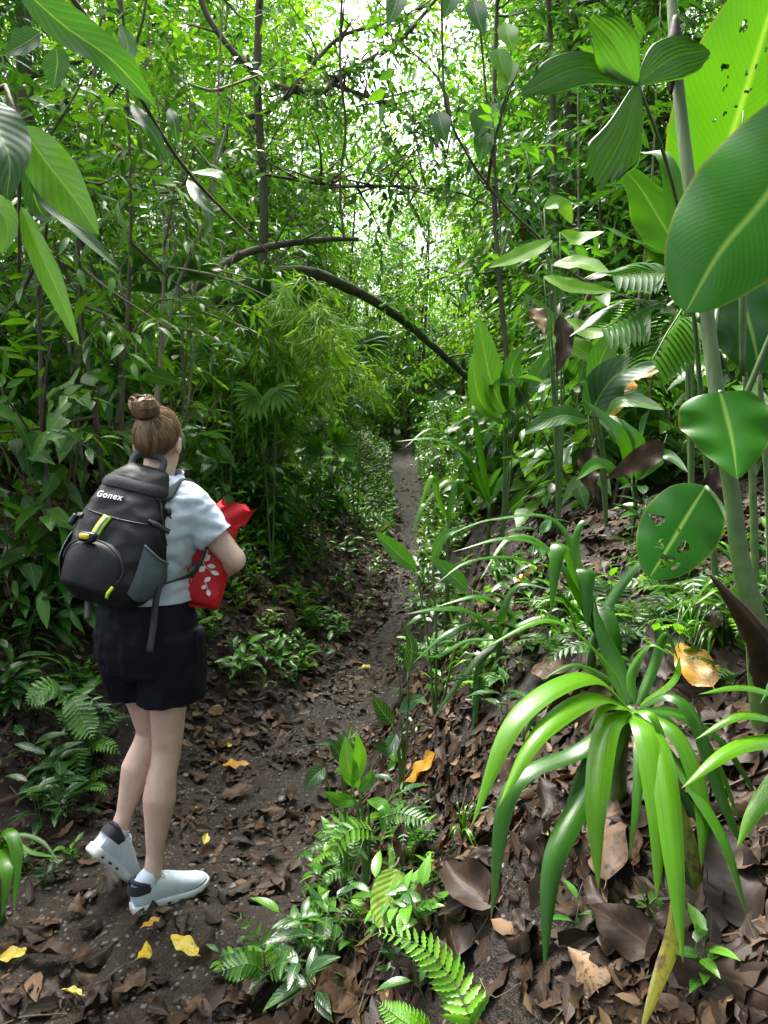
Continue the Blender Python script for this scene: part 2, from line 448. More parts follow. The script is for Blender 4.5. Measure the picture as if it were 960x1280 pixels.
# soil
def soil_mat(name, a, b, c, r0, r1, pebble):
    m, n, N, L = new_mat(name)
    tc = N.new('ShaderNodeTexCoord'); pb = N.new('ShaderNodeBsdfPrincipled'); out = N.new('ShaderNodeOutputMaterial')
    L.new(pb.outputs[0], out.inputs[0]); pb.inputs['Specular IOR Level'].default_value = .28
    def nz(s, d=5):
        x = N.new('ShaderNodeTexNoise'); x.inputs['Scale'].default_value = s; x.inputs['Detail'].default_value = d
        x.inputs['Roughness'].default_value = .65; L.new(tc.outputs['Object'], x.inputs['Vector']); return x.outputs[0]
    n1, n2, n3 = nz(2.3), nz(22), nz(110, 3)
    col = mix_rgb(N, L, math_node(N, L, 'MULTIPLY_ADD', n1, 3.0, -1.0, clamp=True), a, b)
    col = mix_rgb(N, L, math_node(N, L, 'MULTIPLY_ADD', n2, 4.0, -2.1, clamp=True), col, c)
    vo = N.new('ShaderNodeTexVoronoi'); vo.inputs['Scale'].default_value = 55; L.new(tc.outputs['Object'], vo.inputs['Vector'])
    pk = math_node(N, L, 'LESS_THAN', vo.outputs['Distance'], .33)
    cs = N.new('ShaderNodeSeparateColor'); L.new(vo.outputs['Color'], cs.inputs[0])
    pk = math_node(N, L, 'MULTIPLY', pk, math_node(N, L, 'GREATER_THAN', cs.outputs[0], 1 - pebble))
    col = mix_rgb(N, L, pk, col, mix_rgb(N, L, cs.outputs[1], (.05, .045, .04), (.17, .15, .125)))
    L.new(col, pb.inputs['Base Color'])
    L.new(math_node(N, L, 'MULTIPLY_ADD', n1, r1 - r0, r0), pb.inputs['Roughness'])
    hgt = math_node(N, L, 'ADD', math_node(N, L, 'MULTIPLY', n2, 1.0), math_node(N, L, 'ADD', math_node(N, L, 'MULTIPLY', n3, .5), math_node(N, L, 'MULTIPLY', pk, .3)))
    b_ = N.new('ShaderNodeBump'); b_.inputs['Strength'].default_value = .9; b_.inputs['Distance'].default_value = .02
    L.new(hgt, b_.inputs['Height']); L.new(b_.outputs[0], pb.inputs['Normal'])
    return m
M_SOIL = soil_mat('forest_soil', (.009, .006, .004), (.018, .012, .008), (.035, .024, .015), .45, .85, .12)
M_MUD = soil_mat('wet_path_mud', (.014, .009, .006), (.030, .021, .013), (.055, .040, .026), .28, .75, .35)

# ---------------------------------------------------------------- ground and path: one sheet split along the path's edge
def build_ground():
    def axis(segs):
        a = []
        for lo, hi, st in segs: a.append(np.arange(lo, hi - 1e-6, st))
        return np.concatenate(a + [[segs[-1][1]]])
    xs = axis([(-120, -20, 10), (-20, -8, 1.0), (-8, -3, .2), (-3, -1.8, .05), (-1.8, 2.0, .022), (2.0, 3.5, .06), (3.5, 8, .25), (8, 20, 1.0), (20, 120, 10)])
    ys = axis([(-12, -2, 1.0), (-2, .6, .2), (.6, 5.5, .022), (5.5, 9, .045), (9, 20, .12), (20, 40, .5), (40, 160, 6)])
    X, Y = np.meshgrid(xs, ys)
    Z = H(X, Y)
    nx, ny = len(xs), len(ys)
    v = np.stack([X, Y, Z], -1).reshape(-1, 3)
    i = np.arange(ny - 1)[:, None] * nx; j = np.arange(nx - 1)[None]
    f = np.stack([i + j, i + j + 1, i + nx + j + 1, i + nx + j], -1).reshape(-1, 4)
    c = v[f].mean(1)
    on = (c[:, 0] > edge_l(c[:, 1]) + .03 * fbm(c[:, 0], c[:, 1], 7, 3)) & (c[:, 0] < edge_r(c[:, 1]) + .03 * fbm(c[:, 0], c[:, 1], 7, 4)) & (c[:, 1] < 34) & (c[:, 1] > -5)
    for name, msk, mat in (('ground', ~on, M_SOIL), ('path', on, M_MUD)):
        ff = f[msk]; used = np.unique(ff); remap = np.zeros(len(v), np.int32); remap[used] = np.arange(len(used))
        mb = MB(); mb.add(v[used], [remap[ff]])
        o = mb.build(name, mat)
        tag(o, 'dark damp leaf strewn forest soil of both banks' if name == 'ground' else 'narrow muddy trail climbing between two forest banks', None, None, 'structure')
build_ground()
# ---------------------------------------------------------------- forest prototypes
T_OV = leaf_template(4, .46, 'ovate', .3, .22)
T_LN = leaf_template(4, .28, 'lance', .3, .28)
T_NAR = leaf_template(3, .11, 'lance', .2, .30)
T_HRT = leaf_template(5, .62, 'heart', .25, .30)
T_STR = leaf_template(7, .09, 'strap', .3, .75)

def fib_dir(n, rs, up_bias=0.0):
    d = rs.normal(size=(n, 3)); d[:, 2] += up_bias; return norm(d)

def spray_set(mb, tw, tmpl, P0, D, L, nl, ls, rs, droop=.35, rlo=0, rhi=1, spread=1.0, flat=.75, wob=.25, twigr=.003):
    """leafy twigs: leaves alternate left and right of each twig, held roughly level"""
    N = len(P0); D = norm(D)
    k = np.arange(nl); t = (k + .6) / nl
    Lb = np.broadcast_to(L, (N,))
    path = lambda tt: P0[:, None] + D[:, None] * (Lb[:, None] * tt)[..., None] + np.array([0, 0, -1.0]) * (droop * Lb[:, None] * tt ** 2)[..., None]
    pos = path(np.broadcast_to(t, (N, nl)))
    up = norm(np.array([0, 0, 1.0]) * flat + (1 - flat) * rs.normal(size=(N, 3)))
    side = norm(np.cross(D, up))
    sg = np.where(k % 2 == 0, 1, -1)[None, :, None]
    a = spread * (1 - .75 * (k / nl)[None, :, None] ** 2) 
    d = D[:, None] * (1.1 - .35 * a) + side[:, None] * sg * a + rs.normal(size=(N, nl, 3)) * wob
    d[..., 2] -= .25 + .35 * rs.random((N, nl))
    u = up[:, None] + rs.normal(size=(N, nl, 3)) * .35
    base = rs.random((N, 1)) * .55 + rs.random((N, nl)) * .45
    sc = ls * (.65 + .6 * rs.random((N, nl))) * (1 - .25 * (t - .5) ** 2 * 4)[None]
    scatter(mb, tmpl, pos.reshape(-1, 3), d.reshape(-1, 3), u.reshape(-1, 3), sc.ravel(), (rlo + (rhi - rlo) * base).ravel(), wscale=(.8 + .4 * rs.random(N * nl)))
    if tw is not None:
        # thin three-sided twigs
        tt = np.array([0, .35, .7, 1.0]); pp = path(np.broadcast_to(tt, (N, 4)))
        b = np.cross(D, side); rr = twigr * np.array([1, .8, .6, .2])[None, :, None]
        ring = []
        for q in range(3):
            an = q * 2.094
            ring.append(pp + (side * math.cos(an) + b * math.sin(an))[:, None] * rr)
        v = np.stack(ring, 2).reshape(-1, 3)
        off = (np.arange(N) * 12)[:, None]
        fl = []
        for s_ in range(3):
            for q in range(3):
                fl.append([s_ * 3 + q, s_ * 3 + (q + 1) % 3, s_ * 3 + 3 + (q + 1) % 3, s_ * 3 + 3 + q])
        f = (np.array(fl)[None] + off[:, :, None]).reshape(-1, 4)
        tw.add(v, [f], None, .5, 1)

def make_shrub(seed, h, w, ls, tmpl, mat, nst=7, nsp=60, nl=9, name='shrub', cat='shrub', flat=.75, rlo=0, rhi=1, bark=None, droop=.35, splen=.4, low=.15):
    rs = np.random.default_rng(seed); root = empty(name, (0, 0, 0), 'x', cat)
    st, fo = MB(), MB(); P0, D = [], []
    per = nsp // nst + 1
    for i in range(nst):
        a = rs.random() * 6.283; lean = w * (.25 + .75 * rs.random()) * .5; hh = h * (.6 + .4 * rs.random())
        b0 = np.array([math.cos(a) * .06, math.sin(a) * .06, -.15]); top = np.array([math.cos(a) * lean, math.sin(a) * lean, hh])
        midp = (b0 + top) / 2 + np.array([math.cos(a), math.sin(a), 0]) * (-.12 * lean) + rs.normal(size=3) * .05
        tube(st, [b0, midp, top], [.012 + .006 * h, .009, .004], 5, 8)
        c = catmull([b0, midp, top], 20)
        for q in range(per):
            t = low + (1 - low) * rs.random() ** .8; p = c[int(t * 19)]
            a2 = rs.random() * 6.283; el = rs.normal() * .35 + .15
            d = np.array([math.cos(a2) * math.cos(el) , math.sin(a2) * math.cos(el), math.sin(el)])
            P0.append(p); D.append(d)
    P0, D = np.array(P0), np.array(D); L = splen * (.6 + .8 * rs.random(len(P0)))
    spray_set(fo, fo, tmpl, P0, D, L, nl, ls, rs, droop=droop, flat=flat, rlo=rlo, rhi=rhi)
    st.build('stem', bark or M_TWIG, root); fo.build('foliage', [mat, M_TWIG], root)
    register(root); return root

def make_tree(seed, h, cw, ls, tmpl, mat, nlimb=9, nsub=5, nsp=7, nl=9, tr=.09, bark=None, c0=.45, name='forest_tree', splen=.55, lean=.3, thin=1.0):
    rs = np.random.default_rng(seed); root = empty(name, (0, 0, 0), 'x', 'tree')
    tk, fo = MB(), MB()
    lx, ly = rs.normal() * lean, rs.normal() * lean
    tp = [np.array([0, 0, -.4]), np.array([lx * .2, ly * .3, h * .3]) + rs.normal(size=3) * .06, np.array([lx * .6, ly * .5, h * .65]) + rs.normal(size=3) * .1, np.array([lx, ly, h])]
    tube(tk, tp, [tr * 1.25, tr * .9, tr * .6, tr * .15], 9, 26, rough=.06, seed=seed)
    c = catmull(tp, 40); P0, D, LL = [], [], []
    for i in range(nlimb):
        t = c0 + (1 - c0) * (i + rs.random()) / nlimb; p = c[min(39, int(t * 39))]
        a = i * 2.4 + rs.normal() * .4; el = .25 + .5 * rs.random() - .2 * (1 - t); ln = cw * .5 * (1.1 - .5 * abs(t - .7) / .5) * (.7 + .5 * rs.random())
        d = np.array([math.cos(a) * math.cos(el), math.sin(a) * math.cos(el), math.sin(el)])
        e = p + d * ln; m = (p + e) / 2 + rs.normal(size=3) * .12 * ln + np.array([0, 0, .08 * ln])
        r0 = tr * .45 * (1.2 - t * .7)
        tube(tk, [p, m, e], [r0, r0 * .6, r0 * .2], 5, 8)
        lc = catmull([p, m, e], 12)
        for s in range(nsub):
            u = .3 + .7 * (s + rs.random()) / nsub; q = lc[min(11, int(u * 11))]
            d2 = norm(d * .6 + rs.normal(size=3) * .8 + np.array([0, 0, .1])); l2 = ln * .38 * (.6 + .7 * rs.random())
            e2 = q + d2 * l2
            tube(tk, [q, (q + e2) / 2 + rs.normal(size=3) * .05, e2], [r0 * .3, r0 * .18, .003], 4, 5, caps=False)
            for x in range(nsp):
                uu = rs.random(); P0.append(q + (e2 - q) * uu); D.append(norm(d2 * .5 + rs.normal(size=3) * .8)); LL.append(splen * (.5 + .8 * rs.random()))
    P0, D, LL = np.array(P0), np.array(D), np.array(LL)
    D[:, 2] *= .6
    spray_set(fo, fo, tmpl, P0, D, LL, nl, ls, rs, droop=.4)
    tk.build('trunk', bark or M_BARK, root); fo.build('crown', [mat, M_TWIG], root)
    register(root); return root

def make_sapling(seed, h, ls, tmpl, mat, nsp=34, nl=8, bark=None, splen=.5, low=.2):
    rs = np.random.default_rng(seed); root = empty('sapling', (0, 0, 0), 'x', 'sapling')
    tk, fo = MB(), MB(); ln = rs.normal(size=2) * .1 * h
    tp = [np.array([0, 0, -.2]), np.array([ln[0] * .3, ln[1] * .3, h * .5]) + rs.normal(size=3) * .06, np.array([ln[0], ln[1], h])]
    tube(tk, tp, [.016 + .003 * h, .012, .004], 6, 16)
    c = catmull(tp, 30); P0, D = [], []
    for i in range(nsp):
        t = low + (1 - low) * (i + rs.random()) / nsp; a = i * 2.4; el = .1 + .5 * rs.random()
        P0.append(c[min(29, int(t * 29))]); D.append([math.cos(a) * math.cos(el), math.sin(a) * math.cos(el), math.sin(el)])
    spray_set(fo, fo, tmpl, np.array(P0), np.array(D, float), splen * (.6 + .7 * rs.random(nsp)), nl, ls, rs, droop=.5)
    tk.build('stem', bark or M_PALEBARK, root); fo.build('foliage', [mat, M_TWIG], root)
    register(root); return root

def make_bamboo(seed, h, n, ls, w):
    rs = np.random.default_rng(seed); root = empty('bamboo_clump', (0, 0, 0), 'x', 'bamboo')
    tk, fo = MB(), MB(); P0, D = [], []
    for i in range(n):
        a = rs.random() * 6.283; l = w * rs.random() ** .7; hh = h * (.6 + .4 * rs.random())
        tp = [np.array([math.cos(a) * .05, math.sin(a) * .05, -.1]), np.array([math.cos(a) * l * .3, math.sin(a) * l * .3, hh * .7]), np.array([math.cos(a) * l * .8, math.sin(a) * l * .8, hh]), np.array([math.cos(a) * l * 1.3, math.sin(a) * l * 1.3, hh * .75])]
        tube(tk, tp, [.008, .006, .004, .002], 5, 14, caps=False)
        c = catmull(tp, 30)
        for q in range(14):
            t = .35 + .65 * rs.random(); a2 = rs.random() * 6.283
            P0.append(c[int(t * 29)]); D.append([math.cos(a2), math.sin(a2), rs.normal() * .3])
    spray_set(fo, fo, T_NAR, np.array(P0), np.array(D, float), .22 * (.6 + .7 * rs.random(len(P0))), 9, ls, rs, droop=.7, spread=.8, wob=.35, twigr=.0015)
    tk.build('cane', M_CANE, root); fo.build('foliage', [M_BAMBOO, M_CANE], root)
    register(root); return root

shrubs = [
    make_shrub(1, 1.7, 1.5, .13, T_OV, M_MID, nsp=80),
    make_shrub(2, 1.3, 1.4, .12, T_LN, M_DARK, nsp=90),
    make_shrub(3, 1.5, 1.3, .15, T_LN, M_MIX, nsp=70, droop=.6),
    make_shrub(4, 1.0, 1.2, .10, T_OV, M_LIGHT, nsp=80, splen=.3),
    make_shrub(5, 1.6, 1.5, .17, T_HRT, M_MID, nsp=55, nl=6),
    make_shrub(6, .8, 1.0, .09, T_LN, M_MID, nsp=80, splen=.25),
]
bigshrub = [make_shrub(11, 1.9, 1.8, .30, T_LN, M_BIG, nst=6, nsp=36, nl=5, splen=.5), make_shrub(12, 1.6, 1.6, .26, T_HRT, M_BIG, nst=6, nsp=40, nl=4, splen=.4)]
saplings = [make_sapling(21, 3.6, .22, T_LN, M_MID), make_sapling(22, 4.6, .13, T_OV, M_LIGHT, nsp=44), make_sapling(23, 3.0, .17, T_LN, M_DARK, nsp=30), make_sapling(24, 5.5, .12, T_OV, M_MIX, nsp=54, bark=M_BARK)]
trees = [
    make_tree(31, 7.5, 4.4, .15, T_OV, M_MIX, nlimb=14, c0=.14, tr=.055, nsp=9, splen=.7),
    make_tree(32, 9.5, 5.0, .23, T_LN, M_MID, nlimb=15, c0=.18, tr=.07, nsp=9, splen=.75),
    make_tree(33, 6.0, 4.2, .15, T_LN, M_DARK, c0=.15, nlimb=13, tr=.05, nsp=9, splen=.7),
    make_tree(34, 11.0, 5.6, .15, T_OV, M_MIX, nlimb=17, tr=.10, nsub=6, c0=.2, nsp=9, splen=.75),
    make_tree(35, 8.0, 4.6, .14, T_OV, M_LIGHT, nlimb=14, c0=.15, tr=.06, nsp=9, splen=.7),
]
bamboo = make_bamboo(41, 1.9, 34, .17, .95)
PROTO_USED = set()
def place(proto, x, y, rz, sc, label, group=None, dz=0.0, cat=None, tilt=(0, 0)):
    """the first use moves the prototype itself, later ones copy it with its parts"""
    if proto.name in PROTO_USED: o = copy_tree(proto)
    else: PROTO_USED.add(proto.name); o = proto
    o.location = (x, y, Hf(x, y) + dz); o.rotation_euler = (tilt[0], tilt[1], rz); o.scale = (sc, sc, sc)
    o['label'] = label
    if group: o['group'] = group
    elif 'group' in o: del o['group']
    if cat: o['category'] = cat
    return o

rf = random.Random(5)
def el(y): return float(edge_l(np.array([y]))[0])
def er(y): return float(edge_r(np.array([y]))[0])
SH_L = ['bushy mid green shrub with pointed oval leaves on the bank', 'dark glossy shrub with narrow leaves on the bank', 'drooping mixed green shrub on the bank',
        'low pale green shrub on the bank', 'shrub with broad heart shaped leaves on the bank', 'low bushy plant with small narrow leaves on the bank']
def shrub_label(k, side): return SH_L[k] + (' left of the trail' if side < 0 else ' right of the trail')
# left wall of vegetation, then the right bank
n_sh = 0
for side in (-1, 1):
    y = 2.6 if side < 0 else 4.2
    while y < 26:
        step = .40 + .022 * y
        rows = 4 if y < 12 else 5
        for r in range(rows):
            off = (1.95 if y < 4.2 else 2.7 if y < 7.2 else 1.9 if y < 10 else 1.35) + r * (.75 + .05 * y) + rf.uniform(-.25, .25)
            if side > 0: off = (1.9 if y < 6 else 1.0 if y < 9 else .6) + r * (.75 + .05 * y) + rf.uniform(-.25, .25)
            x = (el(y) - off) if side < 0 else (er(y) + off)
            if abs(x) > .62 * y + 1.6: continue
            k = rf.choice([0, 0, 1, 2, 3, 4, 5, 5] if r < 2 else [0, 1, 2, 4, 0])
            sc = rf.uniform(.6, .95) if r == 0 else rf.uniform(.85, 1.3)
            yy = y + rf.uniform(-.2, .2)
            place(shrubs[k], x, yy, rf.uniform(0, 6.28), sc, shrub_label(k, side), 'shrubs on the bank ' + ('left' if side < 0 else 'right') + ' of the trail', dz=-.05, tilt=(rf.uniform(-.15, .15), side * -rf.uniform(0, .2)))
            n_sh += 1
        y += step
# end of the trail: low growth closing the view, paler greens paint the clearing's light
for i in range(40):
    x = rf.uniform(-4, 5.5); y = rf.uniform(20.5, 32)
    k = rf.choice([3, 3, 3, 0, 3, 4])
    place(shrubs[k], x, y, rf.uniform(0, 6.28), rf.uniform(.9, 1.5), SH_L[k].replace('on the bank', 'where the trail ends'), 'shrubs closing the far end of the trail')
for i in range(34):
    x = rf.uniform(-3.5, 4.5); y = rf.uniform(27, 42)
    place(shrubs[rf.choice([3, 0, 4])], x, y, rf.uniform(0, 6.28), rf.uniform(1.8, 3.0), 'large light green shrub on the rise beyond the end of the trail', 'shrubs closing the far end of the trail')
# saplings with pale stems
SP_L = ['slender sapling with drooping narrow leaves', 'tall pale stemmed sapling with light oval leaves', 'short dark leaved sapling', 'tall brown stemmed sapling with mixed green leaves']
for side in (-1, 1):
    for i in range(52 if side < 0 else 40):
        y = rf.uniform(3.4 if side < 0 else 6.0, 18); off = rf.uniform(1.7 if y < 6 else 1.2, 3.2 + .25 * y)
        x = el(y) - off if side < 0 else er(y) + off
        if abs(x) > .6 * y + 1: continue
        k = rf.randrange(4)
        place(saplings[k], x, y, rf.uniform(0, 6.28), rf.uniform(.75, 1.15), SP_L[k] + (' left of the trail' if side < 0 else ' right of the trail'), 'saplings ' + ('left' if side < 0 else 'right') + ' of the trail', tilt=(rf.uniform(-.12, .12), rf.uniform(-.12, .12) - side * .06))
# trees
TR_L = ['forest tree with mixed green leaves', 'tall forest tree with narrow drooping leaves', 'dark crowned forest tree', 'tallest kind of forest tree with a thick trunk', 'light green crowned forest tree']
tspots = []
for side in (-1, 1):
    for i in range(27):
        for _ in range(40):
            y = rf.uniform(6, 30); off = rf.uniform(1.4, 3 + .42 * y); x = (el(y) - off) if side < 0 else (er(y) + off)
            if abs(x) < .62 * y + 2 and not (y > 10 and abs(x - .4) < 2.9) and not (y < 11 and (x - .2 < 0) and x > -3.1) and all((x - a) ** 2 + (y - b) ** 2 > 1.7 for a, b in tspots): break
        tspots.append((x, y)); k = rf.choice([0, 1, 2, 3, 4, 0, 4])
        place(trees[k], x, y, rf.uniform(0, 6.28), rf.uniform(.75, 1.1), TR_L[k] + (' left of the trail' if side < 0 else ' right of the trail'), 'forest trees ' + ('left' if side < 0 else 'right') + ' of the trail', tilt=(rf.uniform(-.06, .06), rf.uniform(-.06, .06)))
for x, y, k, s in [(1.1, 24.5, 4, 1.0), (-.9, 18.5, 4, .85), (2.0, 20, 4, .95), (2.4, 15.2, 4, .8), (-.7, 28, 4, 1.1), (-2.6, 18, 4, .9), (2.9, 18.5, 0, .85), (-2.2, 21.5, 4, .95), (2.6, 15, 1, .85), (1.2, 23, 0, 1.0), (-2.4, 14, 0, .95), (3.0, 11.5, 4, .9), (2.9, 13.2, 0, .95), (-2.5, 12.6, 4, .95), (-2.3, 15.5, 0, 1.0), (2.9, 9.8, 0, .9)]:
    place(trees[k], x, y, x * 3, s, TR_L[k] + ' close to the far trail', 'forest trees close to the far trail')
for i, (x, y) in enumerate([(-5.6, -1.5), (-2.6, -3.0), (-4.8, -4.6), (0, -4.4), (2.6, -3.6), (4.9, -1.8), (3.6, .4), (6.0, 1.6), (4.4, -5.5), (-7.4, 1.0), (7.5, -1), (-1.5, -6.5), (1.8, -7), (6.6, 4.6), (4.9, 3.0)]):  # unseen forest added round the camera to block open sky light
    place(trees[[0, 1, 3, 2][i % 4]], x, y, i * 1.7, 1.0 + .1 * (i % 3), TR_L[[0, 1, 3, 2][i % 4]] + ' unseen around the viewer', 'unseen forest trees round the viewer')
for x, y, k, s in [(-.95, 6.45, 5, .9), (-1.3, 6.5, 0, .5), (-.75, 6.9, 5, .9), (-2.0, 6.4, 1, .8), (-.85, 8.6, 5, .9)]:
    place(shrubs[k], x, y, x * 5, s, shrub_label(k, -1), 'shrubs on the bank left of the trail', dz=-.05)
for i in range(30):
    x = rf.uniform(-9, 10) if i > 7 else rf.uniform(-3, 3.5); y = rf.uniform(33, 46) if i > 7 else rf.uniform(26, 32); k = rf.choice([0, 3, 4, 1]) if i > 7 else 4
    place(trees[k], x, y, rf.uniform(0, 6.28), rf.uniform(.6, .95), TR_L[k] + ' beyond the end of the trail', 'forest trees beyond the end of the trail')
place(bamboo, -1.45, 7.5, .4, 1.2, 'feathery bamboo clump with fine pale green leaves arching from the left bank', None)
place(bamboo, -1.05, 6.9, 2.4, 1.05, 'second bamboo clump in front of the feathery arching one', None)
BG_L = ['large plant with long glossy drooping leaves', 'large plant with broad glossy heart shaped leaves']
for i, (px, py, y, k, sc) in enumerate([(60, 560, 4.2, 1, .8), (150, 470, 5.0, 0, .8), (30, 640, 3.8, 0, .55), (250, 560, 5.6, 1, .6), (330, 600, 6.6, 0, .5), (690, 560, 5.0, 0, .75), (760, 520, 4.2, 1, .7),
                                        (620, 560, 7.0, 1, .7), (850, 540, 4.6, 0, .8), (930, 520, 3.8, 1, .7), (720, 500, 6.0, 0, .9), (400, 560, 8.5, 1, .6), (110, 420, 6.0, 1, 1.1)]):
    p = P(px, py, y)
    place(bigshrub[k], p.x, y, i * 1.3, sc, BG_L[k] + (' left of the trail' if px < 480 else ' right of the trail'), 'large leaved plants on the banks')

# ---------------------------------------------------------------- limbs, lianas and bare stems that can be told apart
def branch(name, pts, rad, mat, label, cat, sides=8, rough=.1, leaves=None, subs=0, seed=1, n=None):
    rs = np.random.default_rng(seed); root = empty(name, pts[0], label, cat); o = np.array(pts[0])
    loc = [np.array(p) - o for p in pts]
    mb = MB(); tube(mb, loc, rad, sides, n or len(pts) * 7, rough=rough, seed=seed)
    c = catmull(loc, 60); P0, D = [], []
    for i in range(subs):
        k = rs.integers(8, 59); d = norm(rs.normal(size=3) + np.array([0, -.2, .5])); l = .25 + .6 * rs.random(); e = c[k] + d * l
        tube(mb, [c[k], c[k] + d * l * .5 + rs.normal(size=3) * .05, e], [.012, .007, .002], 4, 6, caps=False)
        for q in range(3): P0.append(c[k] + d * l * (.3 + .7 * rs.random())); D.append(norm(d + rs.normal(size=3) * .9))
    mb.build('limb' if name == 'fallen_tree' else 'stem', mat, root)
    if leaves and P0:
        fo = MB(); spray_set(fo, fo, leaves[0], np.array(P0), np.array(D), .35, 7, leaves[2], rs); fo.build('foliage', [leaves[1], M_TWIG], root)
    return root
branch('fallen_tree', [P(590, 478, 8.2), P(555, 445, 8.0), P(500, 398, 7.8), P(440, 362, 7.5), P(380, 340, 7.2), P(330, 348, 7.0), P(270, 380, 6.9)], [.028, .036, .042, .048, .056, .06, .06], M_MOSS,
       'mossy leaning trunk crossing high over the trail from left bank to right', 'fallen tree', 10, leaves=(T_OV, M_MID, .11), subs=10, seed=3)
branch('dead_branch', [P(448, 299, 7.2), P(400, 300, 7.2), P(340, 308, 7.1), P(290, 325, 7.0), P(230, 372, 6.8)], [.018, .028, .034, .036, .04], M_BARK, 'short dark broken branch above the mossy leaning trunk', 'branch', leaves=(T_OV, M_DARK, .11), subs=5, seed=4)
branch('tree_limb', [P(560, -20, 8.5), P(500, 50, 8.3), P(430, 92, 8.0), P(398, 115, 7.9), P(330, 100, 7.8), P(265, 30, 7.7), P(240, -40, 7.7)], [.015, .022, .03, .038, .032, .028, .028], M_BARK, 'dark forked limb against the white sky at the top', 'branch', leaves=(T_OV, M_MID, .12), subs=26, seed=5)
branch('tree_limb', [P(300, 150, 7.6), P(350, 128, 7.7), P(420, 50, 8.2), P(480, 30, 8.6), P(540, 5, 9)], [.03, .028, .02, .017, .01], M_BARK, 'thin dark limb curving beneath the forked one', 'branch', leaves=(T_OV, M_LIGHT, .12), subs=20, seed=6)
branch('tree_limb', [P(330, 218, 6.5), P(420, 232, 6.8), P(500, 233, 7.0), P(570, 240, 7.2), P(610, 258, 7.3)], [.012, .014, .014, .012, .006], M_BARK, 'long thin level branch reaching right above the trail', 'branch', 6, leaves=(T_OV, M_MIX, .1), subs=26, seed=7)
branch('tree_limb', [P(400, 100, 8), P(470, 125, 7.8), P(520, 150, 7.6), P(560, 200, 7.5)], [.025, .02, .014, .006], M_BARK, 'thin branch sagging right from the forked limb', 'branch', 6, leaves=(T_OV, M_MIX, .11), subs=20, seed=8)
branch('liana', [P(552, -30, 4.2), P(553, 60, 4.2), P(558, 135, 4.2), P(585, 195, 4.3), P(625, 250, 4.4), P(672, 295, 4.5), P(720, 345, 4.6), P(790, 375, 4.7)], .007, M_BARK, 'thin dark liana looping down and right over the right bank', 'liana', 6, rough=.2, leaves=(T_OV, M_MID, .1), subs=4, seed=9)
branch('liana', [P(428, -20, 6), P(425, 80, 6), P(432, 160, 6.05), P(425, 230, 6.1), P(430, 300, 6.1)], .010, M_BARK, 'straight hanging liana left of the sky gap', 'liana', 6, rough=.2)
for i, (a, b, c_, d, lab) in enumerate([((640, 520), (618, 250), (622, -40), 6.4, 'thin dark trunk with side twigs right of the sky gap'), ((690, 540), (692, 200), (684, -40), 8.5, 'straight dark trunk on the right bank'),
                                       ((716, 520), (722, 240), (712, 60), 9.5, 'slim trunk behind the straight dark one')]):
    branch('slender_tree', [P(*a, d), P(*b, d), P(*c_, d)], [.04, .035, .03] if i != 0 else [.022, .02, .016], M_BARK, lab, 'tree', leaves=(T_OV, M_DARK, .12), subs=10, seed=20 + i)
g = G(508, 548)
branch('slender_tree', [g, P(505, 500, g.y), P(507, 430, g.y), P(500, 300, g.y)], [.10, .085, .08, .06], M_PALEBARK, 'pale thin trunk standing where the trail ends', 'tree', leaves=(T_OV, M_LIGHT, .2), subs=10, seed=30)
for i, (pts, d) in enumerate([([(185, 560), (215, 380), (262, 250), (275, 60), (280, -30)], 5.2), ([(230, 560), (243, 410), (240, 330), (212, 240), (205, 100)], 5.8), ([(195, 540), (203, 400), (205, 300), (203, 200)], 5.0),
                              ([(128, 600), (120, 520), (100, 380), (95, 200)], 4.2), ([(62, 640), (52, 520), (48, 380), (30, 200)], 3.9), ([(150, 560), (163, 300), (158, 90), (150, -20)], 4.6), ([(312, 480), (330, 300), (322, 100), (326, -30)], 7.5)]):
    branch('slender_tree', [P(x, y, d) for x, y in pts], [.013, .011, .009, .007, .005][:len(pts)] if i != 6 else [.05, .045, .04, .035], M_PALEBARK if i in (0, 1, 2) else M_BARK,
           ['long pale crooked stem reaching to the top left', 'pale forked stem behind the hiker', 'short straight pale stem left of the bamboo', 'dark thin stem behind the backpack', 'dark thin stem at the left edge above the backpack', 'dark upright stem in the left tangle', 'thicker dark trunk behind the bamboo'][i], 'tree', 6, leaves=(T_LN, M_MID, .13), subs=9, seed=40 + i)
# ---------------------------------------------------------------- forest floor: dead leaves
T_DEAD = leaf_template(6, .48, 'ovate', .22, .10, wav=.02)
T_DEADL = leaf_template(6, .36, 'lance', -.35, -.16, wav=.025)
T_DEADC = leaf_template(6, .42, 'ovate', .75, .22, wav=.03)
def litter_points(n, rs, yr=(.9, 16), dens=1.6):
    out = []; have = 0
    while have < n:
        m = max(64, (n - have) * 3)
        y = yr[0] + (yr[1] - yr[0]) * rs.random(m) ** dens; x = (rs.random(m) * 2 - 1) * (.58 * y + .9)
        a, b = edge_l(y), edge_r(y); on = (x > a) & (x < b)
        ok = ~(on & (rs.random(m) > np.where(y < 3.5, .24, .42))) & (x > a - 3.2) & (x < b + 2.8)
        ok &= fbm(x, y, 2.6, 51, 2) + .5 * rs.random(m) >= np.where(x > b, .18, .05)
        out.append(np.stack([x[ok], y[ok]], -1)); have += int(ok.sum())
    return np.concatenate(out)[:n]
def normals_at(xy):
    e = .05; x, y = xy[:, 0], xy[:, 1]
    return norm(np.stack([H(x - e, y) - H(x + e, y), H(x, y - e) - H(x, y + e), np.full(len(x), 2 * e)], -1))
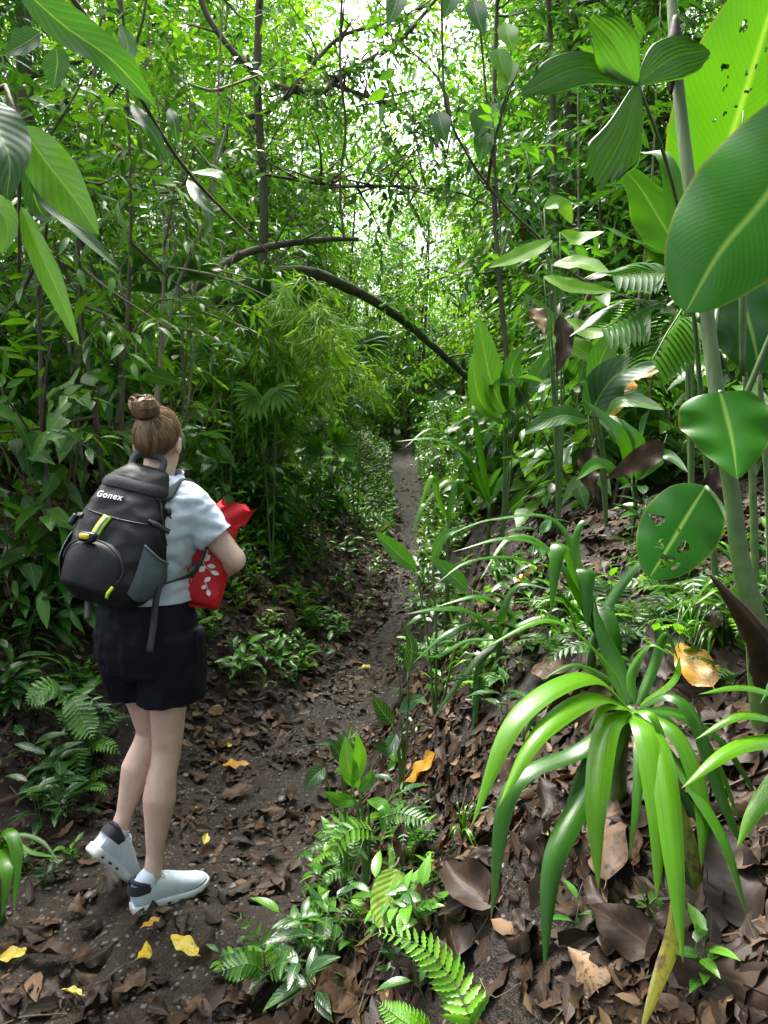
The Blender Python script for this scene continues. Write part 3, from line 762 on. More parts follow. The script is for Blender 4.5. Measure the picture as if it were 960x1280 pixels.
def lay_leaves(mb, tmpl, xy, sc, rs, rnd, lift=.006, tilt=.28):
    N = len(xy); nr = normals_at(xy); a = rs.random(N) * 6.283
    d = np.stack([np.cos(a), np.sin(a), np.zeros(N)], -1); d = norm(d - nr * (d * nr).sum(-1, keepdims=True))
    up = norm(nr + rs.normal(size=(N, 3)) * tilt); d = norm(d + rs.normal(size=(N, 3)) * tilt * .4)
    pos = np.concatenate([xy, (H(xy[:, 0], xy[:, 1]) + lift + .012 * rs.random(N))[:, None]], -1) - d * sc[:, None] * .5
    scatter(mb, tmpl, pos, d, up, sc, rnd)
rs = np.random.default_rng(77)
mb = MB()
for tm, n in ((T_DEAD, 11500), (T_DEADL, 9000), (T_DEADC, 6000)):
    xy = litter_points(n, rs, dens=1.5)
    lay_leaves(mb, tm, xy, .035 + .085 * rs.random(n) ** 2, rs, np.clip(rs.beta(1.6, 2.2, n), 0, 1), tilt=.4)
n = 7000; yy = 3.8 + 9 * rs.random(n) ** 1.2; ss = 2.4 * rs.random(n); xy = np.stack([edge_l(yy) - ss + .1, yy], -1)
lay_leaves(mb, T_DEAD, xy, .04 + .08 * rs.random(n) ** 1.6, rs, np.clip(rs.beta(2.6, 1.8, n), 0, 1), tilt=.5, lift=.012)
for yr, n in (((.9, 4), 7000), ((3, 14), 5000)):
    xy = litter_points(n, rs, yr, 1.2); lay_leaves(mb, T_DEADC, xy, .012 + .022 * rs.random(n), rs, rs.random(n), tilt=.6, lift=.005)
o = mb.build('leaf_litter', M_DEAD); tag(o, 'small brown fallen leaves carpeting the forest floor', 'leaf litter', None, 'stuff')
# sticks and root threads in the soil
mb = MB(); STK = litter_points(1100, rs)
for i in range(1100):
    xy = STK[i]; a = rs.random() * 6.283; l = .05 + .18 * rs.random(); q = xy + np.array([math.cos(a), math.sin(a)]) * l; m_ = (xy + q) / 2 + rs.normal(size=2) * .02
    tube(mb, [(*xy, Hf(*xy) + .008), (*m_, Hf(*m_) + .02), (*q, Hf(*q) + .008)], .0012 + .0025 * rs.random() ** 2, 4, 6, caps=False)
o = mb.build('stick_litter', M_TWIG); tag(o, 'thin dry sticks scattered through the leaf litter', 'sticks', None, 'stuff')
# gravel in the trail, then the larger stones one by one
def stone_mesh(mb, c, r, rs, rnd):
    bm = bmesh.new(); bmesh.ops.create_icosphere(bm, subdivisions=2, radius=1)
    sq = np.array([r * (.8 + .5 * rs.random()), r * (.7 + .4 * rs.random()), r * (.45 + .25 * rs.random())]); o_ = rs.random(3) * 50
    v = np.array([vv.co[:] for vv in bm.verts]); f = np.array([[x.index for x in ff.verts] for ff in bm.faces]); bm.free()
    nz = np.array([mnoise.noise(V(p * 1.3 + o_)) for p in v]); v = v * (1 + .28 * nz)[:, None] * sq
    a = rs.random() * 6.28; v = np.stack([v[:, 0] * math.cos(a) - v[:, 1] * math.sin(a), v[:, 0] * math.sin(a) + v[:, 1] * math.cos(a), v[:, 2]], -1)
    mb.add(v + np.array(c), [f], None, rnd)
M_STONE = solid_mat('stone', (.030, .027, .023), (.12, .108, .092), 30, .6, .4, 60, rough2=.35)
mb = MB()
for i in range(1500):
    y = 1.3 + 10 * rs.random() ** 1.4; x = el(y) + (er(y) - el(y)) * rs.random(); r = .004 + .009 * rs.random() ** 2
    stone_mesh(mb, (x, y, Hf(x, y) + r * .15), r, rs, .5)
o = mb.build('gravel', M_STONE); tag(o, 'small gravel pressed into the muddy trail', 'gravel', None, 'stuff')
protos = []
for k in range(5):
    mb = MB(); stone_mesh(mb, (0, 0, 0), .03, rs, .5); protos.append(mb.mesh('stone', M_STONE))
for i in range(70):
    y = 1.7 + 8 * rs.random() ** 1.3; x = el(y) - .1 + (er(y) - el(y) + .2) * rs.random()
    o = link('stone', protos[i % 5], None, (x, y, Hf(x, y) + .002)); s = .3 + .5 * rs.random() ** 2; o.scale = (s, s, s); o.rotation_euler = (0, 0, rs.random() * 6)
    tag(o, 'small grey brown stone half sunk in the trail', 'stone', 'small stones in the trail')
for px, py, s, lab in [(292, 1112, .8, 'rounded grey stone beside the front shoe toe'), (318, 1128, .7, 'rounded grey stone below the one at the shoe toe'), (112, 1122, .8, 'pale stone left of the standing heel'), (352, 1002, .9, 'wet dark stone in the trail by a yellow leaf')]:
    g = G(px, py, .008); o = link('stone', protos[int(px) % 5], None, g); o.scale = (s, s, s); tag(o, lab, 'stone')

# ---- fallen leaves that read one by one
dead_meshes = []
for k in range(8):
    mb = MB(); r2 = np.random.default_rng(300 + k); L = 1.0
    bend = r2.normal() * .12
    pts = [(0, -.62, .02), (0, -.5, .0), (bend * .4, -.2, .05 * r2.random()), (bend, .15, .10 * r2.random()), (bend * .6, .5, .02 + .12 * r2.random())]
    blade(mb, pts[1:], .20 + .09 * r2.random(), 'ovate' if k % 2 else 'lance', n=16, m=3, fold=.25 * r2.normal(), curl=.25 * r2.normal(), wave=.26, wfreq=7, rnd=.5, seed=k, twist=.4 * r2.normal())
    tube(mb, pts[:2] + [pts[2]], .008, 4, 6)
    dead_meshes.append(mb)
def dead_variant(k, rnd, mat, name):
    mb = dead_meshes[k]; mb.r = [np.full(len(a), rnd, np.float32) for a in mb.r]
    return mb.mesh(name, mat)
dv = [[dead_variant(k, c, M_DEAD, 'fallen_leaf') for c in (.12, .35, .55, .72, .9)] for k in range(8)]
yv = [dead_variant(k, c, M_YELLOW, 'fallen_leaf') for k, c in ((0, .05), (1, .5), (2, .6), (3, .9), (4, .3))]
def lay(me, x, y, size, a, label, group=None, tilt=.2, lift=.012, rs=rs, name='fallen_leaf', cat='fallen leaf'):
    n = Hn(x, y); q = V((0, 0, 1)).rotation_difference(n + V(rs.normal(size=3)) * tilt)
    o = link(name, me, None, (x, y, Hf(x, y) + lift)); o.rotation_mode = 'QUATERNION'
    from mathutils import Quaternion
    o.rotation_quaternion = q @ Quaternion((0, 0, 1), a); o.scale = (size,) * 3
    return tag(o, label, cat, group)
CN = ['nearly black', 'dark brown', 'brown', 'light brown', 'pale tan']
spots_ = []
for zone, n, box in (('on the right bank', 75, (430, 640, 960, 1280)), ('on the left bank', 70, (0, 760, 480, 1130)), ('on the near trail', 60, (0, 880, 420, 1280))):
    for i in range(n):
        for _ in range(30):
            px, py = rs.uniform(box[0], box[2]), rs.uniform(box[1], box[3]); g = G(px, py)
            on = el(g.y) - .02 < g.x < er(g.y) + .02
            if on == (zone == 'on the near trail') and g.y < 9 and not (zone == 'on the right bank' and g.x < 0 and g.y < 1.5) and (g.x > 0) == (zone == 'on the right bank') or _ == 29: break
        c = int(rs.choice(5, p=[.30, .30, .22, .12, .06])); s = rs.uniform(.07, .15) if zone != 'on the right bank' else rs.uniform(.06, .12) + .09 * rs.random() ** 3
        if zone == 'on the near trail': s *= .85
        lay(dv[rs.integers(8)][c], g.x, g.y, s, rs.random() * 6.283, f'{CN[c]} curled fallen leaf lying {zone}', 'fallen leaves ' + zone, tilt=.25, lift=.012 + .02 * rs.random())
# the ones that stand out
for px, py, sz, a, me, lab in [
    (230, 1197, .13, .9, yv[2], 'bright yellow half curled leaf right of the small mottled one'), (181, 1201, .085, .2, yv[1], 'small mottled yellow leaf below the standing shoe'), (187, 1167, .07, 2.4, yv[0], 'orange brown leaf just under the standing shoe'),
    (258, 1059, .06, 0, yv[3], 'pale yellow notched leaf right of the standing ankle'), (15, 1209, .11, 1.5, yv[2], 'yellow leaf at the left edge of the near trail'), (60, 1206, .16, 1.3, dv[3][2], 'reddish brown leaf beside the yellow one at the left edge'),
    (295, 965, .13, -1.2, yv[0], 'tan orange curled leaf in mid trail'), (287, 940, .05, 0, yv[3], 'tiny yellow leaf above the tan orange one'), (297, 1001, .15, -1.3, dv[4][3], 'brown leaf with a yellow edge in mid trail'),
    (455, 842, .10, 1.2, yv[3], 'pale yellow leaf farther up the trail'), (350, 846, .19, -1.4, dv[1][4], 'large pale grey brown leaf left of the trail bend'), (90, 1255, .06, 1.5, yv[3], 'small yellow leaf at the bottom left'),
    (626, 623, .24, -1.1, yv[1], 'long yellow leaf with brown edge draped on the right bank rim'), (685, 634, .25, 1.5, dv[2][2], 'wide brown leaf beside the long yellow one'), (735, 612, .18, .8, dv[5][4], 'pale torn leaf on the rim of the right bank'),
    (655, 730, .17, 1.3, yv[0], 'tan and yellow leaf under the arching strap leaves'), (800, 733, .24, 1.6, dv[1][3], 'long tan leaf lying across the right bank'), (845, 738, .16, 1.2, dv[3][3], 'light brown leaf right of the long tan one'),
    (590, 855, .28, .9, dv[6][2], 'large reddish ribbed dead leaf left of the strap leaf plant'), (545, 830, .16, .2, dv[0][1], 'dark curled leaf behind the reddish ribbed one'), (870, 850, .16, 0, yv[0], 'ragged tan leaf behind the strap leaf plant'),
    (525, 972, .17, 1.3, yv[0], 'yellow brown torn leaf above the fern clump'), (500, 885, .19, .6, dv[7][1], 'dark fallen leaf above the torn yellow brown one'), (730, 1235, .13, .15, dv[1][4], 'pale tan leaf standing upright at the bottom'),
    (590, 1120, .20, .4, dv[3][1], 'dark dry leaf leaning below the strap leaves'), (560, 1175, .26, .1, dv[1][1], 'large grey brown leaf behind the bright fern'), (425, 1250, .30, .7, dv[2][3], 'large light brown leaf at the bottom centre'),
    (310, 1230, .27, .3, dv[5][2], 'long orange brown folded leaf at the bottom'), (770, 1060, .28, -.6, dv[4][3], 'big light brown dead leaf hanging behind the strap leaves'), (790, 1190, .24, .5, dv[2][1], 'wrinkled dark red brown leaf low on the right bank'),
    (905, 1230, .30, .4, dv[6][1], 'large dark leaf in the bottom right corner'), (920, 1120, .24, -.3, dv[0][0], 'nearly black broad leaf at the right edge')]:
    g = G(px, py); lay(me, g.x, g.y, sz * (.78 if sz > .2 else 1), a, lab, tilt=.12, lift=.03)

# ---------------------------------------------------------------- seedlings, herbs and ferns
def leaf_on(mb, base, d, up, size, tmpl, rnd, mat=0):
    scatter(mb, tmpl, np.array([base]), np.array([d], float), np.array([up], float), size, np.array([rnd]), mat=mat)
T_SEED = leaf_template(6, .5, 'ovate', .25, .25)
T_SEEDL = leaf_template(7, .34, 'lance', .28, .35)
def make_seedling(seed, h, n, ls, tmpl, mat, name='seedling', cat='seedling', spread=.9, opp=False):
    rs = np.random.default_rng(seed); root = empty(name, (0, 0, 0), 'x', cat); st, fo = MB(), MB()
    ns = 1 + (seed % 3)
    for s in range(ns):
        a = rs.random() * 6.28; top = np.array([math.cos(a), math.sin(a), 0]) * h * .35 * rs.random() + np.array([0, 0, h * (.6 + .4 * rs.random())])
        pts = [np.array([math.cos(a) * .01 * s, math.sin(a) * .01 * s, -.02]), top * .5 + rs.normal(size=3) * .006, top]
        tube(st, pts, [.0028, .0022, .0012], 5, 8); c = catmull(pts, 12)
        for k in range(n):
            t = .25 + .75 * (k + 1) / n; p = c[min(11, int(t * 11))]
            b = a + k * 2.4; elv = .5 * rs.random() + (.15 if t < .95 else .3)
            d = np.array([math.cos(b) * spread, math.sin(b) * spread, elv]); q = p + norm(d) * ls * .18
            tube(st, [p, q], .001, 3, 3, caps=False)
            leaf_on(fo, q, d, (0, 0, 1) + rs.normal(size=3) * .15, ls * (.7 + .5 * rs.random()), tmpl, rs.random())
    st.build('stem', M_STEM, root); fo.build('foliage', mat, root); register(root); return root
M_SEED = leaf_mat('seedling_leaf', [(0, (.02, .085, .012)), (.5, (.045, .17, .014)), (1, (.12, .32, .018))], rough=.28, trans=.36, vein=7, vein_amt=.12, mid=.5)
M_SEEDD = leaf_mat('dark_herb_leaf', [(0, (.012, .045, .016)), (.6, (.022, .075, .022)), (1, (.04, .12, .025))], rough=.22, trans=.25, vein=8, vein_amt=.25, mid=.5)
seedlings = [make_seedling(101, .16, 5, .075, T_SEED, M_SEED), make_seedling(102, .13, 4, .09, T_SEEDL, M_SEED), make_seedling(103, .10, 5, .05, T_SEED, M_SEEDD),
             make_seedling(104, .22, 6, .10, T_SEEDL, M_SEED), make_seedling(105, .18, 6, .06, T_SEED, M_LIGHT), make_seedling(106, .26, 6, .13, T_SEEDL, M_SEEDD, spread=1.1), make_seedling(107, .08, 4, .04, T_SEED, M_SEED)]
SD_L = ['little seedling with oval leaves', 'low seedling with long pointed leaves', 'tiny dark leaved herb', 'taller seedling with long pointed leaves', 'pale green small leaved seedling', 'dark glossy long leaved seedling', 'very small fresh green seedling']

def make_tuft(seed, n, L, w, mat, name='grass_tuft', cat='grass tuft'):
    rs = np.random.default_rng(seed); root = empty(name, (0, 0, 0), 'x', cat); fo = MB()
    for i in range(n):
        a = rs.random() * 6.28; l = L * (.6 + .5 * rs.random()); d = np.array([math.cos(a), math.sin(a), 0]); up = np.array([0, 0, 1.0])
        r = .35 + .5 * rs.random()
        blade(fo, [d * .005, d * l * .25 * r + up * l * .45, d * l * .6 * r + up * l * .55, d * l * 1.0 * r + up * l * (.42 - .4 * rs.random())], w * (.7 + .5 * rs.random()), 'strap', up=(0, 0, 1), n=9, m=1, fold=.3, rnd=rs.random())
    fo.build('foliage', mat, root); register(root); return root
tufts = [make_tuft(121, 12, .28, .006, M_STRAP), make_tuft(122, 9, .40, .010, M_STRAP), make_tuft(123, 16, .18, .004, M_MID)]

def frond(mb, spine, size, npin=16, rnd=.5, up=(0, 0, 1), wtop=.06, seed=0, lobes=4, pw=.38):
    """a fern frond: rachis with paired lobed leaflets that shrink to the tip"""
    rs = np.random.default_rng(seed); c = catmull(spine, npin * 2 + 2); tan = norm(np.gradient(c, axis=0)); upv = np.asarray(up, float)
    side = norm(np.cross(tan, np.broadcast_to(upv, c.shape))); nr = np.cross(side, tan)
    tube(mb, spine, [.0022, .0016, .0006], 4, 14, mat=1, caps=False)
    # lobed leaflet outline
    k = lobes * 2 + 1; ts = np.linspace(0, 1, k); W = pw * .5 * np.sin(np.pi * (ts * .86 + .10)) ** .6
    W = W * np.where(np.arange(k) % 2, 1.0, .62); 
    L_ = []
    for i in range(k): L_ += [(-W[i], ts[i], .03), (0, ts[i], -.05 * ts[i] ** 2), (W[i], ts[i], .03)]
    L_.append((0, 1.12, -.10)); F4 = []; 
    for i in range(k - 1):
        a = 3 * i; F4 += [(a, a + 1, a + 4, a + 3), (a + 1, a + 2, a + 5, a + 4)]
    a = 3 * (k - 1); F3 = [(a, a + 1, len(L_) - 1), (a + 1, a + 2, len(L_) - 1)]
    uv = [(0.5 + x[0] / pw, x[1]) for x in L_]
    tm = (np.array(L_), [np.array(F3), np.array(F4)], np.array(uv))
    pos, d, u, s = [], [], [], []
    for i in range(1, npin * 2 + 1):
        t = i / (npin * 2 + 1); sz = size * np.clip(math.sin(math.pi * min(1, t * .95 + .10)) ** .75, .05, 1) if t > .25 else size * (.55 + 1.6 * t)
        if i % 2: continue
        for sg in (-1, 1):
            pos.append(c[i]); d.append(side[i] * sg + tan[i] * (.35 + .35 * t) - nr[i] * .12 + rs.normal(size=3) * .03); u.append(nr[i] + rs.normal(size=3) * .06); s.append(sz * (.93 + .14 * rs.random()))
    scatter(mb, tm, np.array(pos), np.array(d), np.array(u), np.array(s), np.clip(rnd + .15 * rs.normal(size=len(pos)), 0, 1))
def make_fern(seed, n, L, size, rnd=.5, npin=15):
    rs = np.random.default_rng(seed); root = empty('fern', (0, 0, 0), 'x', 'fern')
    for i in range(n):
        a = i * 6.283 / n + rs.normal() * .3; d = np.array([math.cos(a), math.sin(a), 0]); up = np.array([0, 0, 1.0]); l = L * (.7 + .4 * rs.random())
        mb = MB(); frond(mb, [np.zeros(3), d * l * .3 + up * l * .4, d * l * .75 + up * l * .45, d * l * 1.05 + up * l * .2], size, npin, rnd + .2 * rs.normal(), seed=seed + i)
        mb.build('frond', [M_FERN, M_STEM], root)
    register(root); return root
ferns = [make_fern(131, 6, .26, .05), make_fern(132, 5, .20, .045, .35), make_fern(133, 7, .34, .06, .6, 18)]
small = seedlings + tufts + ferns
SM_L = SD_L + ['thin leaved grass tuft', 'wide leaved arching grass tuft', 'short fine grass tuft', 'small green fern', 'small dark fern', 'larger arching fern']
def scatter_small(n, box, choices, zone, smin=.7, smax=1.2, ymax=14, off_path=.05):
    for i in range(n):
        for _ in range(60):
            px, py = rs.uniform(box[0], box[2]), rs.uniform(box[1], box[3]); g = G(px, py)
            if g.y < ymax and g.y > 1.15 and not (el(g.y) - off_path < g.x < er(g.y) + off_path) and (g.x < el(g.y)) == ('left' in zone): break
        else: continue
        k = int(rs.choice(choices)); nrm = Hn(g.x, g.y)
        place(small[k], g.x, g.y, rs.random() * 6.28, rs.uniform(smin, smax), SM_L[k] + ' growing ' + zone, 'small plants ' + zone, tilt=(-nrm.y * .5, nrm.x * .5))
scatter_small(125, (230, 610, 480, 870), [0, 1, 2, 3, 4, 6, 6, 0, 4, 9], 'on the left slope beyond the hiker', .7, 1.2)
scatter_small(36, (300, 640, 500, 880), [0, 4, 4, 6, 1, 0], 'on the left slope beyond the hiker', .8, 1.3)
scatter_small(46, (0, 740, 130, 1120), [0, 1, 2, 3, 5, 5, 10, 2], 'at the left behind the hiker', .6, 1.1)
scatter_small(28, (270, 960, 560, 1260), [0, 1, 2, 5, 3, 10], 'on the near right bank', .5, .85, 3)
scatter_small(36, (540, 560, 960, 840), [1, 3, 5, 7, 8, 11, 5, 0], 'high on the right bank', .6, 1.0, 6)
scatter_small(40, (480, 690, 960, 880), [11, 5, 10, 0, 2, 8, 7, 1], 'low on the right bank', .4, .8, 4)
scatter_small(10, (430, 880, 580, 1280), [11, 5, 10, 2, 7, 1], 'low on the right bank', .35, .6, 4)
scatter_small(30, (440, 600, 600, 900), [1, 3, 5, 8, 7, 11, 2], 'along the right edge of the trail', .6, 1.0, 12)
scatter_small(8, (380, 560, 480, 700), [0, 1, 3, 4, 8], 'farther up the left slope', 1.0, 1.8, 20)
# far small growth that reads as one mass
mb = MB(); P_ = []
N = 9000; r3 = np.random.default_rng(99)
y = 4.5 + 22 * r3.random(N); s = .04 + 3.5 * r3.random(N); sg = np.where(r3.random(N) < .5, -1, 1)
x = np.where(sg < 0, edge_l(y) - s * (.35 + .02 * y), edge_r(y) + s * (.35 + .02 * y)); keep = (np.abs(x) < .6 * y + .5) & ~((sg < 0) & (s < 1.6) & (r3.random(N) < .92) & (y < 9)) & ~((sg > 0) & (y < 6.5)); x, y = x[keep], y[keep]; N = len(x)
for q in range(5):
    a = r3.random(N) * 6.28; d = np.stack([np.cos(a), np.sin(a), .3 + .9 * r3.random(N)], -1)
    scatter(mb, T_OV if q % 2 else T_LN, np.stack([x, y, H(x, y) + .10 * r3.random(N) + .015 * y * r3.random(N)], -1), d, np.array([0, 0, 1.0]) + r3.normal(size=(N, 3)) * .3, (.05 + .05 * r3.random(N)) * (1 + .03 * y), r3.random(N))
o = mb.build('ground_cover', M_MIX); tag(o, 'low leafy ground cover spreading over both banks', 'ground cover', None, 'stuff')
M_AGED = leaf_mat('aged_strap_leaf', [(0, (.14, .22, .02)), (1, (.34, .27, .035))], rough=.4, trans=.3, mid=.2, parallel=18, spots=.50, spot_col=(.09, .05, .02), bump=.1)
M_BLOTCH = leaf_mat('blotched_green_leaf', [(0, (.10, .20, .02)), (1, (.22, .34, .03))], rough=.3, trans=.35, mid=.6, spots=.48, spot_col=(.06, .09, .02), vein=8, vein_amt=.1, bump=.2)
# ---------------------------------------------------------------- plants that stand close to the camera
class Hero:
    def __init__(s, name, base, label, cat):
        s.b = V(base); s.root = empty(name, s.b, label, cat); s.q = []
    def leaf(s, pts, w, mat, label=None, pname='leaf', **k):
        mb = MB(); blade(mb, [V(p) - s.b for p in pts], w, **k)
        return tag(mb.build(pname, mat, s.root), label)
    def tube(s, pname, pts, r, mat, **k):
        mb = MB(); tube(mb, [V(p) - s.b for p in pts], r, **k); return mb.build(pname, mat, s.root)
def px(*a):
    """[(px,py,d) ...] -> world points, depth filled forward when omitted"""
    out, d = [], 1.5
    for q in a:
        if len(q) > 2: d = q[2]
        out.append(P(q[0], q[1], d))
    return out
TOCAM = (0, -.7, .7)
# --- the big strap leaved plant
base = P(788, 890, 1.40)
gb = V((base.x + .03, base.y + .16, 0)); gb.z = Hf(gb.x, gb.y) - .02
hp = Hero('strap_leaf_plant', gb, 'big fresh green plant with arching strap leaves low on the right bank', 'strap leaf plant')
hp.tube('stem', [gb, (gb + base) / 2 + V((0, .02, .03)), base], [.020, .016, .013], M_STEM, sides=8)
S = [  # px spine, half width, rnd, up
    ([(786, 885, 1.40), (735, 845, 1.33), (648, 895, 1.22), (588, 1036, 1.12)], .030, .85), ([(786, 885, 1.40), (742, 868, 1.31), (675, 915, 1.2), (622, 1010, 1.12)], .029, .95),
    ([(786, 888, 1.39), (760, 905, 1.30), (746, 1000, 1.19), (748, 1116, 1.13)], .029, .9), ([(790, 890, 1.39), (806, 915, 1.29), (822, 1020, 1.19), (821, 1128, 1.13)], .026, .85),
    ([(794, 890, 1.38), (826, 940, 1.26), (843, 1070, 1.14), (854, 1206, 1.06)], .027, .8), ([(798, 888, 1.40), (845, 915, 1.33), (876, 990, 1.26), (877, 1088, 1.2)], .022, .7),
    ([(782, 892, 1.43), (725, 937, 1.42), (640, 985, 1.36), (613, 1152, 1.27)], .026, .28), ([(784, 895, 1.43), (735, 985, 1.38), (692, 1075, 1.29), (680, 1216, 1.22)], .030, .32),
    ([(784, 882, 1.42), (752, 820, 1.44), (688, 774, 1.40), (600, 812, 1.33)], .014, .75), ([(788, 878, 1.42), (770, 830, 1.48), (752, 790, 1.52), (742, 752, 1.56)], .022, .15),
    ([(792, 880, 1.42), (790, 840, 1.45), (812, 806, 1.45), (838, 818, 1.42)], .012, .6), ([(800, 884, 1.42), (835, 868, 1.40), (868, 895, 1.36), (905, 1000, 1.30), (945, 1092, 1.26)], .020, .35),
    ([(800, 882, 1.43), (842, 850, 1.42), (850, 820, 1.42)], .013, .9), ([(800, 905, 1.45), (840, 970, 1.42), (880, 1030, 1.38), (925, 1085, 1.34)], .018, .2),
    ([(796, 900, 1.44), (820, 930, 1.40), (850, 1040, 1.34), (882, 1150, 1.27)], .020, .5), ([(805, 890, 1.44), (838, 905, 1.4), (868, 960, 1.36), (900, 1090, 1.3)], .02, .25),
    ([(788, 890, 1.38), (776, 882, 1.34), (752, 886, 1.31), (735, 915, 1.29)], .014, 1.0), ([(792, 888, 1.38), (812, 890, 1.33), (826, 915, 1.31), (832, 955, 1.30)], .013, .95),
    ([(800, 888, 1.44), (850, 890, 1.46), (905, 930, 1.44), (955, 1010, 1.40)], .018, .22), ([(798, 880, 1.46), (818, 830, 1.5), (832, 790, 1.5), (850, 830, 1.48)], .014, .4),
    ([(786, 884, 1.42), (745, 850, 1.36), (690, 860, 1.28), (650, 930, 1.2)], .014, .6), ([(792, 892, 1.40), (800, 930, 1.30), (795, 1010, 1.22), (786, 1075, 1.18)], .013, .55), ([(797, 892, 1.40), (850, 960, 1.30), (905, 1050, 1.2), (935, 1150, 1.14)], .016, .55),
    ([(784, 893, 1.44), (745, 930, 1.42), (715, 1000, 1.38), (705, 1080, 1.34)], .014, .2), ([(800, 886, 1.44), (860, 900, 1.42), (900, 960, 1.38), (925, 1030, 1.35)], .014, .5), ([(790, 880, 1.42), (765, 850, 1.46), (720, 830, 1.46), (675, 850, 1.42)], .011, .35)]
for i, (sp, w, r) in enumerate(S):
    hp.leaf(px(*sp), w * .76, M_STRAP, rnd=r, prof='strap', up=(0, -.25, 1) if i not in (9,) else (0, -1, .2), n=26, m=4, fold=-.05 if i % 3 else .12, curl=.30, wave=.05, wfreq=5, seed=i)
hp.leaf(px((812, 950, 1.38), (845, 1010, 1.33), (868, 1080, 1.28), (880, 1145, 1.25)), .018, M_AGED, 'yellowing green strap leaf', rnd=.3, prof='strap', up=(0, -.3, 1), n=20, m=3, curl=.3)
hp.leaf(px((850, 1110, 1.24), (842, 1170, 1.15), (820, 1235, 1.08), (798, 1300, 1.03)), .013, M_AGED, 'dying yellow brown strap leaf hanging to the bottom', rnd=.7, prof='strap', up=(0, -.6, .6), n=20, m=3, curl=.3, pname='dying_leaf')
# --- its neighbour at the right edge
base = P(1015, 925, 1.22); gb = V((base.x + .02, base.y + .10, 0)); gb.z = Hf(gb.x, gb.y) - .02
h2 = Hero('strap_leaf_plant', gb, 'strap leaved plant entering at the right edge beside the big one', 'strap leaf plant')
h2.tube('stem', [gb, base], [.018, .012], M_STEM, sides=8)
for i, (sp, w, r) in enumerate([([(1015, 925, 1.22), (975, 920, 1.18), (915, 935, 1.12), (851, 986, 1.07)], .017, .9), ([(1015, 920, 1.22), (970, 870, 1.22), (925, 858, 1.2), (872, 868, 1.18)], .012, .7),
                                ([(1015, 922, 1.22), (975, 900, 1.2), (925, 893, 1.17), (868, 925, 1.15)], .013, .8), ([(1015, 930, 1.2), (985, 960, 1.14), (945, 1010, 1.1), (920, 1062, 1.07)], .018, .85),
                                ([(1015, 920, 1.24), (980, 840, 1.26), (950, 880, 1.24)], .012, .5), ([(1015, 925, 1.24), (1050, 880, 1.25), (1100, 930, 1.2)], .02, .6), ([(1015, 930, 1.2), (1030, 1010, 1.15), (1020, 1120, 1.1)], .02, .7),
                                ([(1030, 1230, 1.05), (960, 1240, 1.0), (925, 1235, .98), (875, 1218, .98)], .007, .8)][:7]):
    h2.leaf(px(*sp), w, M_STRAP, rnd=r, prof='strap', up=(0, -.25, 1), n=24, m=4, fold=-.04, curl=.3, wave=.05, seed=i + 30)
# --- the strap leaved plants behind
def strap_plant(label, bpx, d, leaves, mat=M_STRAP, back=.08):
    base = P(*bpx, d); gb = V((base.x, base.y + back, 0)); gb.z = Hf(gb.x, gb.y) - .02
    if gb.z > base.z: base.z = gb.z + .03
    h = Hero('strap_leaf_plant', gb, label, 'strap leaf plant')
    h.tube('stem', [gb, base], [.014, .010], M_STEM, sides=7)
    for i, (sp, w, r) in enumerate(leaves):
        pts = [base] + [P(a, b, d + dd) for a, b, dd in sp]
        h.leaf(pts, w, mat, rnd=r, prof='strap', up=(0, -.35, 1), n=20, m=3, fold=.05, curl=.28, wave=.05, seed=i + abs(int(bpx[0])) + 40)
strap_plant('strap leaved plant with one folded upright blade behind the big fresh green one', (745, 790), 2.0, [
    ([(722, 725, -.05), (700, 680, -.12), (688, 770, -.2)], .026, .45), ([(700, 700, 0), (640, 672, -.05), (565, 690, -.1)], .013, .55), ([(690, 690, .02), (640, 670, 0), (600, 725, -.1)], .012, .6),
    ([(735, 740, 0), (733, 712, -.04), (735, 790, -.12)], .026, .3), ([(752, 760, 0), (765, 800, -.08), (778, 868, -.12)], .030, .15), ([(700, 655, .15), (620, 648, .12), (560, 668, .05)], .011, .5),
    ([(700, 740, 0), (660, 700, -.03), (590, 700, -.1), (545, 730, -.15)], .011, .4), ([(770, 740, .05), (810, 700, .05), (840, 760, 0)], .015, .2), ([(720, 690, .05), (730, 650, .08), (748, 672, .08)], .013, .5)])
strap_plant('dark strap leaved plant spreading left from the bank edge', (625, 800), 2.5, [
    ([(590, 765, 0), (550, 760, -.05), (505, 768, -.1)], .018, .35), ([(600, 780, 0), (560, 790, -.05), (515, 830, -.1)], .014, .3), ([(640, 770, .05), (600, 745, .05), (540, 760, 0)], .014, .4),
    ([(600, 820, -.05), (575, 850, -.1), (540, 900, -.15)], .012, .2), ([(650, 780, 0), (690, 770, 0), (720, 800, -.05)], .014, .25), ([(600, 830, -.05), (595, 880, -.1), (590, 930, -.15)], .012, .3), ([(630, 760, 0), (650, 730, 0), (700, 740, -.05)], .012, .3),
    ([(585, 800, 0), (545, 820, -.1), (510, 812, -.15)], .010, .5)])
strap_plant('long strap leaved plant leaning over the far trail from the right', (612, 628), 4.6, [
    ([(585, 570, 0), (545, 548, -.05), (492, 552, -.1)], .030, .65), ([(580, 585, 0), (550, 568, -.1), (520, 598, -.15)], .024, .5), ([(590, 610, 0), (560, 600, -.1), (522, 640, -.2)], .026, .85), ([(600, 560, 0), (590, 520, 0), (560, 540, 0)], .024, .4),
    ([(640, 580, 0), (680, 560, 0), (700, 600, -.1)], .024, .4), ([(575, 560, .1), (540, 535, .1), (505, 560, 0)], .022, .3)])
